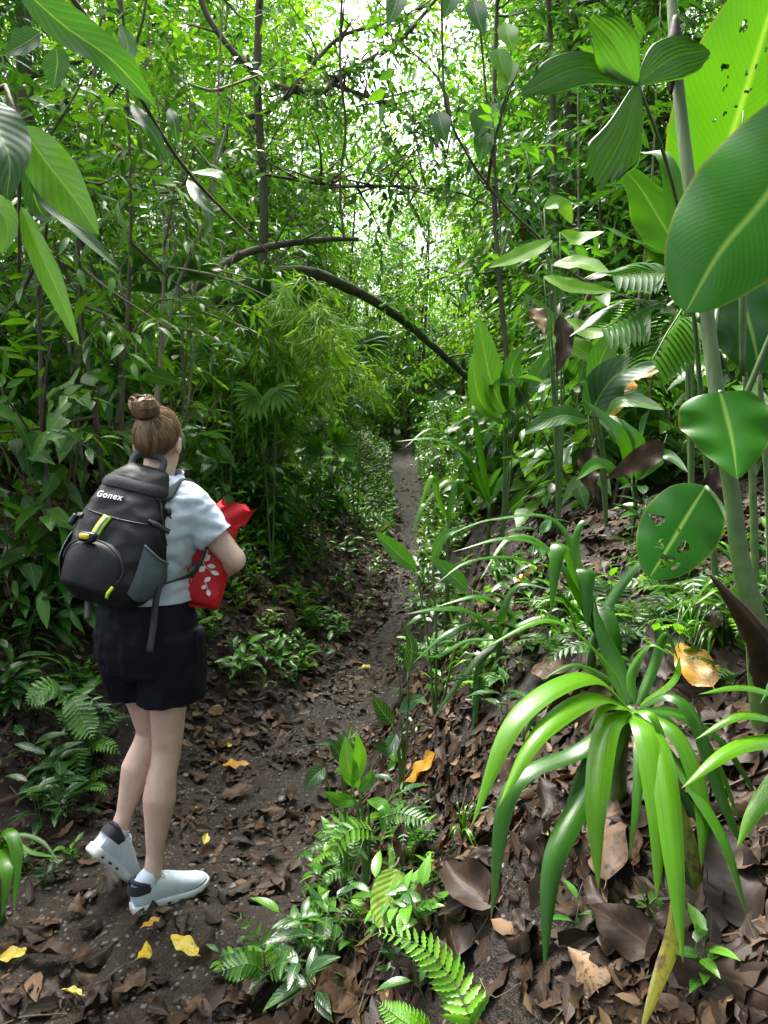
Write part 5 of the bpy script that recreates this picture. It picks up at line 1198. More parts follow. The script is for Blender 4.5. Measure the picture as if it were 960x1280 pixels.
def remeshed(mb, name, mat, parent, voxel, smooth=4, fn=None, thick=0):
    me = mb.mesh(name, mat); o = bpy.data.objects.new(name, me); COL.objects.link(o)
    m = o.modifiers.new('r', 'REMESH'); m.mode = 'VOXEL'; m.voxel_size = voxel; m.use_smooth_shade = True
    s = o.modifiers.new('s', 'SMOOTH'); s.iterations = smooth; s.factor = .6
    dg = bpy.context.evaluated_depsgraph_get(); dg.update()
    me2 = bpy.data.meshes.new_from_object(o.evaluated_get(dg)); bpy.data.objects.remove(o)
    bm = bmesh.new(); bm.from_mesh(me2)
    if fn: fn(bm)
    bm.normal_update(); bm.to_mesh(me2); bm.free()
    for p in me2.polygons: p.use_smooth = True
    me2.materials.clear(); me2.materials.append(mat); me2.name = name
    o = link(name, me2, parent)
    if thick:
        sm = o.modifiers.new('thickness', 'SOLIDIFY'); sm.thickness = thick; sm.offset = 1
    return o
YAW = R(16)
RT = np.array([math.cos(YAW), -math.sin(YAW), 0]); FW = np.array([math.sin(YAW), math.cos(YAW), 0]); UP = np.array([0, 0, 1.0])
A = lambda x, y, d: np.array(P(x, y, d))
foot_r = A(190, 1140, 2.44); gz = Hf(foot_r[0], foot_r[1])
person_base = V((foot_r[0], foot_r[1], gz))
person = empty('person', person_base, 'hiker seen from behind with hair bun, pale blue shirt, black shorts, holding a red bag', 'person')
PB = np.array(person_base)
pel = A(183, 792, 2.47) - PB; waist = A(180, 735, 2.46) - PB; chest = A(190, 668, 2.45) - PB; shl = A(194, 618, 2.46) - PB; neck = A(197, 596, 2.47) - PB; head = A(199, 553, 2.50) - PB
hipR = pel + RT * .085 + UP * -.01; hipL = pel - RT * .072 + UP * -.01
kneeR = A(209, 930, 2.50) - PB; ankR = A(190, 1098, 2.455) - PB
kneeL = A(189, 912, 2.64) - PB; ankL = A(148, 1040, 2.54) - PB
shR = A(235, 631, 2.42) - PB; shL = shl - (shR - shl) * .98; shL[2] = shR[2]
elR = A(294, 700, 2.44) - PB; wrR = A(262, 722, 2.68) - PB; haR = A(238, 712, 2.73) - PB
elL = shL + np.array([-.05, .12, -.27]); wrL = A(225, 725, 2.80) - PB; haL = A(240, 728, 2.80) - PB

def limb(mb, pts, rad, K=18, n=None):
    tube(mb, pts, rad, K, n or len(pts) * 6)
    for p, r in ((pts[0], rad[0]), (pts[-1], rad[-1])): ell(mb, p, RT, FW, UP, (r * .99,) * 3, 14, 8)
def torso(mb, g=0.0, lo=None, extra=0):
    rings = []
    T = [(pel - UP * .11, .115, .095), (pel - UP * .05, .142, .108), (pel, .146, .112), ((pel + waist) / 2, .134, .102), (waist, .118, .088), ((waist + chest) / 2, .118, .092), (chest, .150, .105), ((chest + shl) / 2, .160, .100), (shl - UP * .01, .150, .080), (shl + UP * .022, .105, .062), (neck - UP * .005, .06, .052)]
    for c, rx, ry in T: rings.append(sring(c, RT, FW, rx + g, ry + g, 2.3, 30))
    ring_loft(mb, rings)
# ---- body: one continuous skin
mb = MB(); torso(mb)
limb(mb, [shR - RT * .035, shR + (elR - shR) * .06, (shR + elR) / 2, elR], [.052, .048, .041, .036]); limb(mb, [elR, elR + (wrR - elR) * .3, wrR], [.036, .037, .024])
limb(mb, [shL + RT * .035, shL, (shL + elL) / 2, elL], [.052, .048, .041, .036]); limb(mb, [elL, elL + (wrL - elL) * .3, wrL], [.036, .037, .024])
for h_, k_, a_ in ((hipR, kneeR, ankR), (hipL, kneeL, ankL)):
    limb(mb, [h_, h_ + (k_ - h_) * .35, h_ + (k_ - h_) * .8, k_], [.088, .078, .058, .050])
    bk = -FW * .012
    limb(mb, [k_, k_ + (a_ - k_) * .10, k_ + (a_ - k_) * .30 + bk, k_ + (a_ - k_) * .6 + bk * .5, k_ + (a_ - k_) * .88, a_], [.049, .046, .055, .041, .028, .031])
# neck and head, turned a little to the right
limb(mb, [shl + UP * .0, neck, head - UP * .05 + FW * .01], [.062, .052, .052])
HY = YAW - R(10); HR = np.array([math.cos(HY), -math.sin(HY), 0]); HF = np.array([math.sin(HY), math.cos(HY), 0])
hf = HF * math.cos(R(8)) - UP * math.sin(R(8)); hu = np.cross(HR, hf)
ell(mb, head + hu * .018 - hf * .006, HR, hf, hu, (.064, .084, .088), 26, 16)
ell(mb, head - hu * .035 + hf * .028, HR, hf, hu, (.053, .062, .074), 22, 12)
ell(mb, head - hu * .088 + hf * .065, HR, hf, hu, (.026, .022, .020), 14, 8)
limb(mb, [head + hu * .012 + hf * .088, head - hu * .016 + hf * .106], [.009, .013]); ell(mb, head - hu * .052 + hf * .088, HR, hf, hu, (.024, .012, .009), 12, 6)
ell(mb, head + hu * .022 + hf * .082, HR, hf, hu, (.05, .014, .010), 14, 6)
for s in (-1, 1):
    e = head + HR * s * .067 - hu * .012 - hf * .008
    ell(mb, e, HR, hf, hu, (.011, .019, .031), 14, 8); ell(mb, e + HR * s * .006 - hf * .010, HR, hf, hu, (.008, .010, .030), 10, 6)
def hand(mb, wr, ctr, palmdir, across):
    """palm plus five fingers curled along palmdir"""
    d = norm(ctr - wr); ac = norm(across - d * np.dot(across, d)); pn = np.cross(d, ac); pn = pn if np.dot(pn, palmdir) > 0 else -pn
    rings = [sring(wr + d * t, ac, pn, a, b, 2.6, 16) for t, a, b in ((0, .022, .018), (.03, .032, .016), (.06, .038, .014), (.085, .037, .012))]
    ring_loft(mb, rings); k0 = wr + d * .08
    for q, (o_, l) in enumerate(((-.030, .062), (-.010, .072), (.010, .068), (.029, .054))):
        b = k0 + ac * o_; p1 = b + d * l * .5 + pn * .008; p2 = p1 + d * l * .25 + pn * l * .32; p3 = p2 + pn * l * .30 - d * l * .05
        tube(mb, [b - d * .02, b, p1, p2, p3], [.009, .0088, .0082, .0075, .006], 10, 18); ell(mb, p3, RT, FW, UP, (.006,) * 3, 10, 6)
    t0 = wr + d * .025 - ac * .026; t1 = t0 - ac * .022 + d * .025 + pn * .012; t2 = t1 + d * .028 + pn * .014; tube(mb, [t0, t1, t2], [.012, .010, .007], 10, 12); ell(mb, t2, RT, FW, UP, (.007,) * 3, 10, 6)
hand(mb, wrR, wrR + norm(haR - wrR) * .08, -FW, UP); hand(mb, wrL, wrL + norm(haL - wrL) * .08, -FW, UP)
axl = norm(A(166, 1098, 2.66) - A(112, 1056, 2.50)); uL = norm(np.array([.35, .25, .75])); uL = norm(uL - axl * np.dot(uL, axl))
for a_, d_, u_ in ((ankR, norm(np.array([.80, .58, -.10])), UP), (ankL, axl, uL)):   # feet inside the shoes
    limb(mb, [a_, a_ - u_ * .035 + d_ * .02, a_ + d_ * .10 - u_ * .062], [.031, .028, .014])
body = remeshed(mb, 'body', M_SKIN, person, .0052, 5)
for s in (-1, 1):
    m2 = MB(); ell(m2, head + hf * .070 + HR * s * .026 + hu * .006, HR, hf, hu, (.010, .010, .010), 12, 8); m2.build('eye', M_EYE, person)

# ---- shirt
def wrinkle(bm, amp, f, stretch, seed=0, amp2=0):
    bm.normal_update()
    for v in bm.verts:
        p = V((v.co.x * f * stretch[0] + seed, v.co.y * f * stretch[1], v.co.z * f * stretch[2]))
        q = mnoise.noise(p); r = (1 - abs(q) * 2.2)
        v.co += v.normal * max(amp * r + amp2 * mnoise.noise(p * .35), -.0015)
def cut(bm, co, no, center=None, rad=None):
    g = bm.verts[:] + bm.edges[:] + bm.faces[:]
    if center is not None:
        c = V(center); vs_ = {v for v in bm.verts if (v.co - c).length < rad}
        fs = [f for f in bm.faces if all(v in vs_ for v in f.verts)]; es = {e for f in fs for e in f.edges}; g = list(vs_) + list(es) + fs
    bmesh.ops.bisect_plane(bm, geom=g, plane_co=V(co), plane_no=V(no), clear_outer=True)
mb = MB()
rings = []
for c, rx, ry in [(pel - UP * .06, .160, .128), (pel + UP * .02, .166, .130), ((pel + waist) / 2 + UP * .02, .164, .126), (waist + UP * .02, .146, .112), ((waist + chest) / 2, .130, .106), (chest, .152, .116), ((chest + shl) / 2, .172, .112), (shl - UP * .008, .165, .092), (shl + UP * .028, .118, .074), (neck + UP * .0, .074, .066), (neck + UP * .05, .07, .064)]:
    rings.append(sring(c, RT, FW, rx, ry, 2.3, 34))
ring_loft(mb, rings)
sd = norm(elR - shR); sdL = norm(elL - shL); hemR = shR + sd * .135; hemL = shL + sdL * .135
limb(mb, [shR - RT * .04, shR + UP * .002, shR + sd * .08, shR + sd * .2], [.060, .058, .055, .057]); limb(mb, [shL + RT * .04, shL + UP * .002, shL + sdL * .08, shL + sdL * .2], [.060, .058, .055, .057])
def shirt_fn(bm):
    cut(bm, hemR, sd, shR + sd * .24, .16); cut(bm, hemL, sdL, shL + sdL * .24, .16)
    cut(bm, waist - UP * .035, -UP); cut(bm, neck + UP * .004 - FW * .01, norm(UP - FW * .25))
    # drop loose bits left over by the cuts
    seen = set(); comps = []
    for v in bm.verts:
        if v in seen: continue
        st = [v]; seen.add(v); cc = []
        while st:
            a = st.pop(); cc.append(a)
            for e in a.link_edges:
                b = e.other_vert(a)
                if b not in seen: seen.add(b); st.append(b)
        comps.append(cc)
    comps.sort(key=len)
    for cc in comps[:-1]: bmesh.ops.delete(bm, geom=cc, context='VERTS')
    wrinkle(bm, .0085, 9, (1.0, 1.0, 2.4), 3, .008); wrinkle(bm, .0045, 20, (1.0, 1.0, 1.6), 8)
remeshed(mb, 'shirt', M_SHIRT, person, .0085, 5, shirt_fn, .0025)
# ---- shorts
mb = MB(); rings = []
for c, rx, ry in [(pel - UP * .12, .145, .112), (pel - UP * .05, .160, .126), (pel, .158, .126), ((pel + waist) / 2, .150, .118), (waist - UP * .035, .138, .104), (waist + UP * .0, .128, .098)]: rings.append(sring(c, RT, FW, rx, ry, 2.3, 32))
ring_loft(mb, rings)
hems = []
for h_, k_, s in ((hipR, kneeR, 1), (hipL, kneeL, -1)):
    dd = norm(k_ - h_); rg = []
    for t, rr in ((-.02, .088), (.05, .094), (.12, .096), (.20, .097), (.30, .097)): rg.append(sring(h_ + dd * t * 1.0 + RT * s * .012, RT, FW, rr * .97, rr * 1.05, 2.2, 28))
    ring_loft(mb, rg); hems.append((h_ + dd * (.215 if s > 0 else .235), dd))
def shorts_fn(bm):
    cut(bm, hems[0][0], norm(UP * -1 + RT * .08)); wrinkle(bm, .0070, 9, (1.5, 1.5, .6), 9, .008); wrinkle(bm, .004, 22, (1.2, 1.2, .8), 4)
remeshed(mb, 'shorts', M_SHORTS, person, .0085, 5, shorts_fn, .0025)
sb = MB(); tube(sb, [pel + RT * .187 + UP * .02 - FW * .01, pel + RT * .196 - UP * .03 - FW * .02, pel + RT * .196 - UP * .08 - FW * .02], .0025, 6, 8); sb.build('pocket_piping', M_SHORTS, person)

# ---- hair: scalp cap, strands combed up, and the bun
b_dir = norm(hu * .70 - hf * .70 - HR * .12); bx = HR; by = np.cross(b_dir, bx)
hc = head + hu * .016 - hf * .008
def scalp(theta, phi, g=0.0):
    d = b_dir * math.cos(theta) + (bx * math.cos(phi) + by * math.sin(phi)) * math.sin(theta)
    r = np.array([np.dot(d, HR), np.dot(d, hf), np.dot(d, hu)]); k = 1 / math.sqrt((r[0] / (.068 + g)) ** 2 + (r[1] / (.090 + g)) ** 2 + (r[2] / (.093 + g)) ** 2)
    return hc + d * k
# how far the hairline lies from the bun: nape, behind the ears, temples, forehead
def hairline(phi):
    d = bx * math.cos(phi) + by * math.sin(phi); fr = np.dot(d, hf); 
    return R(90 - 16 * fr) if fr > 0 else R(90 + 17 * (-fr))
rsn = np.random.default_rng(5); mb = MB(); rings = []
for k in range(14):
    t = (k + .02) / 13; rings.append(np.array([scalp(hairline(ph) * t, ph, -.001) for ph in np.linspace(0, 6.2832, 40, endpoint=False)]))
ring_loft(mb, rings, cap=False)
hair = mb.build('hair', M_HAIR, person)
mb = MB()
for i in range(1500):
    ph = rsn.random() * 6.283; th0 = hairline(ph) * (1.0 - .05 * rsn.random()) if rsn.random() < .7 else hairline(ph) * rsn.uniform(.4, .95)
    g = rsn.uniform(.0005, .006); pts = []; w = rsn.normal() * .05
    for k in range(6):
        t = k / 5; pts.append(scalp(th0 * (1 - t) + R(9) * t, ph + w * math.sin(3.14 * t), g + .004 * math.sin(3.14 * t) * rsn.random()))
    tube(mb, pts, [.0004, .0010, .0012, .0013, .0012, .001], 3, 10, caps=False)
strands = mb
bun_c = scalp(0, 0) + b_dir * .026; mb = MB()
ell(mb, bun_c, bx, by, b_dir, (.039, .037, .031), 24, 12)
for i in range(330):
    ph0 = rsn.random() * 6.283; r0 = .016 + .022 * rsn.random(); pts = []; wnd = rsn.uniform(1.5, 4.5); tl = rsn.normal() * .25; k0 = rsn.random() * 6.28
    for k in range(9):
        t = k / 8; a = ph0 + wnd * t; la = math.sin(k0 + t * 2.0) * 1.25; hgt = .033 * math.sin(la); rr = .041 * math.cos(la) * rsn.uniform(.97, 1.04) + .002
        pts.append(bun_c + (bx * math.cos(a) + by * math.sin(a)) * rr + b_dir * (hgt + tl * .02 * math.cos(a)))
    tube(mb, pts, [.0005, .0014, .0016, .0016, .0014, .0013, .0012, .001, .0004], 3, 14, caps=False)
mb.build('bun', M_HAIR, hair)
mb = strands
for i in range(46):   # loose flyaway hairs round the nape and bun
    ph = rsn.random() * 6.283; th = hairline(ph) * rsn.uniform(.2, 1.0); p = scalp(th, ph, .002); o_ = norm(p - hc)
    tube(mb, [p, p + o_ * .012 + rsn.normal(size=3) * .006, p + o_ * .02 + rsn.normal(size=3) * .016], [.0005, .0004, .0002], 3, 5, caps=False)
mb.build('hair_strand', M_HAIR, hair)['kind'] = 'stuff'
mb = MB(); a_ = bun_c - b_dir * .018
for i in range(1): tube(mb, [a_ + (bx * math.cos(q) + by * math.sin(q)) * .038 for q in np.linspace(0, 6.283, 13)], .003, 6, 40, caps=False)
mb.build('hair_tie', M_PLASTIC, hair)

# ---- shoes
def shoe(heel, toe, upv, flex=0):
    """heel and toe: points on the sole; builds upper, sole, collar, sock and laces"""
    heel, toe = np.array(heel), np.array(toe); ax = norm(toe - heel); u = norm(np.array(upv) - ax * np.dot(upv, ax)); s = np.cross(ax, u); L = np.linalg.norm(toe - heel)
    at = lambda t, h, w=0.0: heel + ax * (t * L) + u * h + s * w
    mb = MB(); rings = []
    for t, w, hgt in ((.005, .020, .070), (.03, .031, .090), (.12, .036, .096), (.25, .037, .096), (.38, .038, .090), (.52, .041, .076), (.66, .044, .058), (.80, .043, .043), (.90, .036, .037), (.97, .022, .030), (1.0, .006, .026)):
        rings.append(sring(at(t, .020 + (hgt - .012) / 2), s, u, w, (hgt + .008) / 2, 2.6 if t > .5 else 2.4, 24))
    ring_loft(mb, rings); up_ = mb.build('shoe', M_SHOE, person)
    mb = MB(); n = 26; rings = []
    for k in range(n + 1):
        t = k / n; w = .037 * min(1, (t * 14 + .25)) ** .4 * (1 + .26 * math.exp(-((t - .68) / .25) ** 2)) * (1 - max(0, (t - .86) / .16) ** 2 * .8); rock = .010 * max(0, t - .75) / .25
        top = .030 + .004 * math.sin(t * 6); pod = .0035 * (1 if k % 3 == 1 else -.3)
        rings.append(sring(at(-.02 + 1.045 * t, (top + rock - pod) / 2 + rock * .4), s, u, w, (top - rock + pod) / 2 + .001, 5, 24))
    ring_loft(mb, rings); mb.build('sole', M_SOLE, up_)
    for side_ in (-1, 1):   # dark slabs painting the shade of openings between the cushion pods
        m3 = MB()
        for t in (.10, .26, .42, .56, .70):
            ring_loft(m3, [sring(at(t + q, .013), u, s * side_, .004, .0395 if t < .2 else .0445, 6, 12) for q in (-.022, .022)])
        m3.build('sole_gap_shade', M_COLLAR, up_)
    mb = MB(); col = []
    for q in np.linspace(0, 6.283, 20):
        t = .145 - .145 * math.cos(q); col.append(at(t + .01, .104 + .006 * math.cos(q) - .012 * math.sin(q / 2) ** 2 * 1.2, .031 * math.sin(q)))
    tube(mb, col, .0075, 8, 50, caps=False)
    rings = [sring(at(.13, h_), ax, s, a, b, 2.4, 24) for h_, a, b in ((.070, .046, .0375), (.088, .045, .0385), (.102, .042, .037))]; ring_loft(mb, rings, cap=False)
    mb.build('collar', M_COLLAR, up_)
    mb = MB()
    for q in range(5):
        t = .36 + q * .055; h_ = .119 - q * .0125 - .006
        tube(mb, [at(t, h_ - .012, -.026), at(t + .02, h_ + .004, 0), at(t + .005, h_ - .012, .026)], .0022, 5, 10)
        tube(mb, [at(t + .04, h_ - .014, -.024), at(t + .01, h_ + .005, 0), at(t + .045, h_ - .014, .024)], .0018, 5, 10)
    tube(mb, [at(.36, .096, 0), at(.34, .112, .016), at(.40, .094, .028)], .0018, 5, 10); tube(mb, [at(.36, .096, 0), at(.37, .112, -.016), at(.43, .090, -.026)], .0018, 5, 10)
    mb.build('lace', M_SOLE, up_)
    # overlay panels, a little proud of the mesh
    mb = MB(); rings = [sring(at(t, .020 + h_ / 2), s, u, w + .0018, h_ / 2 + .002, 2.6, 24) for t, w, h_ in ((0.0, .022, .050), (.05, .0315, .056), (.16, .0345, .050), (.26, .0345, .040))]
    ring_loft(mb, rings, cap=False); mb.build('heel_panel', M_SHOE2, up_); mb = MB(); rings = [sring(at(t, .020 + h_ / 2), s, u, w + .0018, h_ / 2 + .001, 2.6, 24) for t, w, h_ in ((.80, .043, .030), (.90, .036, .028), (.97, .023, .024), (1.005, .008, .018))]
    ring_loft(mb, rings, cap=False); mb.build('toe_panel', M_SHOE2, up_)
    return at
M_SHOE2 = solid_mat('glossy_pale_overlay', (.55, .66, .78), None, rough=.4)
gr = person_base.z
h1 = np.array(G(172, 1147)) - PB; ax1 = norm(np.array([.80, .60, 0])); t1 = h1 + ax1 * .272; t1[2] = Hf(*(t1 + PB)[:2]) - PB[2] + .004; h1[2] += .002
hx = ankR - ax1 * .035; 
h1 = np.array([ankR[0], ankR[1], 0]) - ax1 * .066; h1[2] = Hf(*(h1 + PB)[:2]) - PB[2] + .010; t1 = h1 + ax1 * .258; t1[2] = Hf(*(t1 + PB)[:2]) - PB[2] + .014
at = shoe(h1, t1, UP)
mb = MB(); tube(mb, [at(.16, .08), ankR * .5 + at(.16, .10) * .5, ankR + (kneeR - ankR) * .015], [.037, .037, .0355], 16, 14); mb.build('sock', M_SOCK, person)
axl = norm(A(166, 1098, 2.66) - A(112, 1056, 2.50)); uL = norm(np.array([.35, .25, .75])); uL = norm(uL - axl * np.dot(uL, axl))
hl = ankL - uL * .100 - axl * .045
at = shoe(hl, hl + axl * .265, uL)
mb = MB(); tube(mb, [at(.16, .075), ankL * .5 + at(.16, .095) * .5, ankL + (kneeL - ankL) * .04], [.037, .037, .035], 16, 14); mb.build('sock', M_SOCK, person)

# ---------------------------------------------------------------- backpack
pk_yaw = YAW - R(4)
pr = np.array([math.cos(pk_yaw), -math.sin(pk_yaw), 0]); pf = np.array([math.sin(pk_yaw), math.cos(pk_yaw), 0])
pu = norm(UP * math.cos(R(8)) + (pf) * math.sin(R(8)) + pr * .22); pf = norm(np.cross(pu, pr)); pr = np.cross(pf, pu)
pbase = A(134, 752, 2.335)
pack = empty('backpack', V(pbase), 'black backpack with grey mesh side pocket and neon green loop on the hiker', 'backpack')
def pk(x, y, z): return pr * x + pf * y + pu * z       # x to the right, y towards the back of the wearer, z up
HT = .435
prof_ = [(0, .055, .05, -.02), (.012, .100, .078, -.02), (.045, .130, .100, -.015), (.11, .143, .104, -.006), (.18, .143, .100, .0), (.25, .134, .090, .010), (.32, .118, .076, .020), (.38, .096, .060, .030), (.415, .074, .046, .036), (HT, .046, .028, .040)]
def pring(z, g=0.0, e=3.2, K=44):
    zs = [p[0] for p in prof_]; w = np.interp(z, zs, [p[1] for p in prof_]); d = np.interp(z, zs, [p[2] for p in prof_]); c = np.interp(z, zs, [p[3] for p in prof_])
    return sring(pk(0, c, z), pr, pf, w + g, d + g, e, K)
def psurf(ang, z, g=.002, e=3.2):
    """point of the pack's side: ang 0 = right flank, -90 = outer face"""
    zs = [p[0] for p in prof_]; w = np.interp(z, zs, [p[1] for p in prof_]) + g; d = np.interp(z, zs, [p[2] for p in prof_]) + g; c = np.interp(z, zs, [p[3] for p in prof_])
    a = R(ang); ct, st = math.cos(a), math.sin(a)
    return pk(math.copysign(abs(ct) ** (2 / e), ct) * w, c + math.copysign(abs(st) ** (2 / e), st) * d, z)
mb = MB(); ring_loft(mb, [pring(z) for z in np.concatenate([[0], np.linspace(.006, .04, 5), np.linspace(.06, .40, 24), [.41, .42, .43, HT]])])
def pack_fn(bm):
    bm.normal_update()
    for v in bm.verts:
        p = v.co * 9; q = mnoise.noise(V((p.x, p.y, p.z * 1.5))); v.co += v.normal * (.005 * (1 - abs(q) * 2) + .004 * mnoise.noise(v.co * 26))
body_p = remeshed(mb, 'main_bag', M_PACK, pack, .007, 3, pack_fn)
# front pocket bulge
def face_pt(x, z, out):
    """point on the outer face at width x, height z"""
    zs = [p[0] for p in prof_]; w = np.interp(z, zs, [p[1] for p in prof_]); d = np.interp(z, zs, [p[2] for p in prof_]); c = np.interp(z, zs, [p[3] for p in prof_])
    xx = min(abs(x) / w, .985); y = c - d * (1 - xx ** 3.2) ** (1 / 3.2)
    return pk(x, y - out, z)
mb = MB(); nz, nx_ = 18, 20; grid = []
for i in range(nz + 1):
    tz = i / nz; z = .022 + .168 * tz; wz = .104 * (1 - max(0, (tz - .55) / .45) ** 2.6 * .65)
    for j in range(nx_ + 1):
        tx = j / nx_ * 2 - 1; x = -.012 + tx * wz; b = (1 - abs(tx) ** 3) * (1 - abs(tz * 2 - 1) ** 4) ; grid.append(face_pt(x, z, .002 + .026 * max(b, 0) ** .6))
i = np.arange(nz)[:, None] * (nx_ + 1); j = np.arange(nx_)[None]; f = np.stack([i + j, i + j + 1, i + nx_ + 2 + j, i + nx_ + 1 + j], -1).reshape(-1, 4)
mb.add(np.array(grid), [f]); pocket = mb.build('front_pocket', M_PACK, pack)
def strip(mb, pts, nrm, w, th=.0016):
    """flat webbing along points"""
    c = catmull(pts, len(pts) * 6); t = norm(np.gradient(c, axis=0)); nn = np.broadcast_to(np.asarray(nrm, float), c.shape); s = norm(np.cross(t, nn)); nn = np.cross(s, t)
    r = [np.array([c[k] - s[k] * w + nn[k] * th, c[k] + s[k] * w + nn[k] * th, c[k] + s[k] * w - nn[k] * th, c[k] - s[k] * w - nn[k] * th]) for k in range(len(c))]
    ring_loft(mb, r)
# piping along zips and seams
def seam(name, pts, r, mat, parent=pack): m = MB(); tube(m, pts, r, 6, len(pts) * 5); return m.build(name, mat, parent)
seam('zip', [face_pt(-.012 + .104 * math.cos(a) * 1.0, .112 + .078 * max(0, math.sin(a)) + (.0 if math.sin(a) > 0 else .07 * math.sin(a)), .012 + .014 * max(0, math.sin(a))) for a in np.linspace(R(-30), R(180), 14)], .0028, M_WEB, pocket)
seam('seam', [face_pt(x, .262 + .006 * (x / .12) ** 2, .005) for x in np.linspace(-.118, .118, 12)], .0022, M_PLASTIC)
seam('zip', [psurf(a, .372 - .0 * abs(a + 90) / 90, .005) for a in np.linspace(-170, -10, 16)], .0040, M_PLASTIC)
seam('zip', [psurf(a, .345 - .16 * max(0, (a + 30) / 40), .004) for a in np.linspace(-150, 8, 18)][12:], .003, M_PLASTIC)
mb = MB(); rings = [np.array([psurf(a, z, .007 * math.sin(math.pi * min(1, (z - .355) / .05 + .2)) + .004) for a in np.linspace(-172, -8, 22)]) for z in (.352, .362, .374, .386)]
v = np.concatenate(rings); i = np.arange(3)[:, None] * 22; j = np.arange(21)[None]; mb.add(v, [np.stack([i + j, i + j + 1, i + 23 + j, i + 22 + j], -1).reshape(-1, 4)]); mb.build('zip_flap', M_PACK, pack)
# right side mesh pocket with trim
mb = MB(); rows = []
for k in range(12):
    t = k / 11; rows.append(np.array([psurf(a, (.032 + .026 * ((a - 6) / 48) ** 2) * (1 - t) + (.205 - .0009 * (a + 42)) * t, .0045 + .012 * math.sin(math.pi * t) * math.cos(R((a - 4) * 1.7))) for a in np.linspace(-44, 48, 18)]))
v = np.concatenate(rows); i = np.arange(11)[:, None] * 18; j = np.arange(17)[None]; mb.add(v, [np.stack([i + j, i + j + 1, i + 19 + j, i + 18 + j], -1).reshape(-1, 4)]); sp_ = mb.build('side_pocket', M_PACKMESH, pack)
seam('trim', [psurf(a, .205 - .0009 * (a + 42), .007) for a in np.linspace(-44, 48, 12)], .0035, M_TRIM, sp_)
mb = MB(); rows = []
for k in range(10):
    t = k / 9; rows.append(np.array([psurf(a, (.045) * (1 - t) + .19 * t, .0045 + .010 * math.sin(math.pi * t)) for a in np.linspace(140, 220, 14)]))
v = np.concatenate(rows); i = np.arange(9)[:, None] * 14; j = np.arange(13)[None]; mb.add(v, [np.stack([i + j, i + j + 1, i + 15 + j, i + 14 + j], -1).reshape(-1, 4)]); mb.build('side_pocket', M_PACKMESH, pack)
mb = MB(); strip(mb, [psurf(-48, .282, .004), psurf(-30, .272, .010), psurf(0, .255, .012), psurf(30, .248, .006)], pr, .0075); mb.build('compression_strap', M_WEB, pack)
mb = MB(); strip(mb, [psurf(-132, .245, .006), psurf(-150, .24, .012), psurf(180, .225, .01)], -pr, .008); tube(mb, [psurf(-158, .24, .014), psurf(-158, .205, .018)], .010, 8, 6, flat=-pr); mb.build('compression_strap', M_PLASTIC, pack)
# neon loop with reflector
lx = -.030
mb = MB(); strip(mb, [face_pt(lx + .012, .262, .006), face_pt(lx + .006, .235, .012), face_pt(lx, .205, .012)], -pf, .013); nl = mb.build('neon_loop', M_NEON, pack)
mb = MB(); strip(mb, [face_pt(lx + .012, .261, .0085), face_pt(lx + .006, .235, .0145), face_pt(lx, .206, .0145)], -pf, .0045, .001); mb.build('reflective_strip', M_GREYREF, nl)
c = face_pt(lx - .008, .192, .030); mb = MB(); ring_loft(mb, [sring(c - pf * q, norm(pr + pu * .1), pu, a, b, 4, 20) for q, a, b in ((-.008, .026, .015), (0, .027, .016), (.010, .024, .014), (.012, .020, .010))]); cl = mb.build('clip_light', M_PLASTIC, pack)
c2 = c - pf * .0125 + pu * .001 - pr * .004; mb = MB(); ring_loft(mb, [sring(c2 - pf * q, norm(pr + pu * .1), pu, a, b, 4, 20) for q, a, b in ((-.002, .0165, .0085), (.003, .0155, .0078), (.0045, .012, .005))]); mb.build('reflector', M_AMBER, cl)
mb = MB(); strip(mb, [face_pt(.080, .072, .020), face_pt(.074, .052, .024), face_pt(.069, .036, .022)], -pf, .0045, .0022); mb.build('zip_puller', M_NEON, pack)
# logo lettering in white on the upper face
fc = bpy.data.curves.new('logo', 'FONT'); fc.body = 'Gonex'; fc.size = .034; fc.extrude = .0006; fc.offset = .0004; fc.space_character = 1.12; fc.align_x = 'CENTER'
fo_ = bpy.data.objects.new('logo', fc); COL.objects.link(fo_); dg = bpy.context.evaluated_depsgraph_get(); dg.update()
lm = bpy.data.meshes.new_from_object(fo_.evaluated_get(dg)); bpy.data.objects.remove(fo_)
for v in lm.vertices:
    x, y, z = v.co; q = V(face_pt(-.040 + x * .88, .314 + y * .8 + x * .06, .012 + z)); v.co = q
lm.materials.clear(); lm.materials.append(M_WHITE); link('logo', lm, pack)
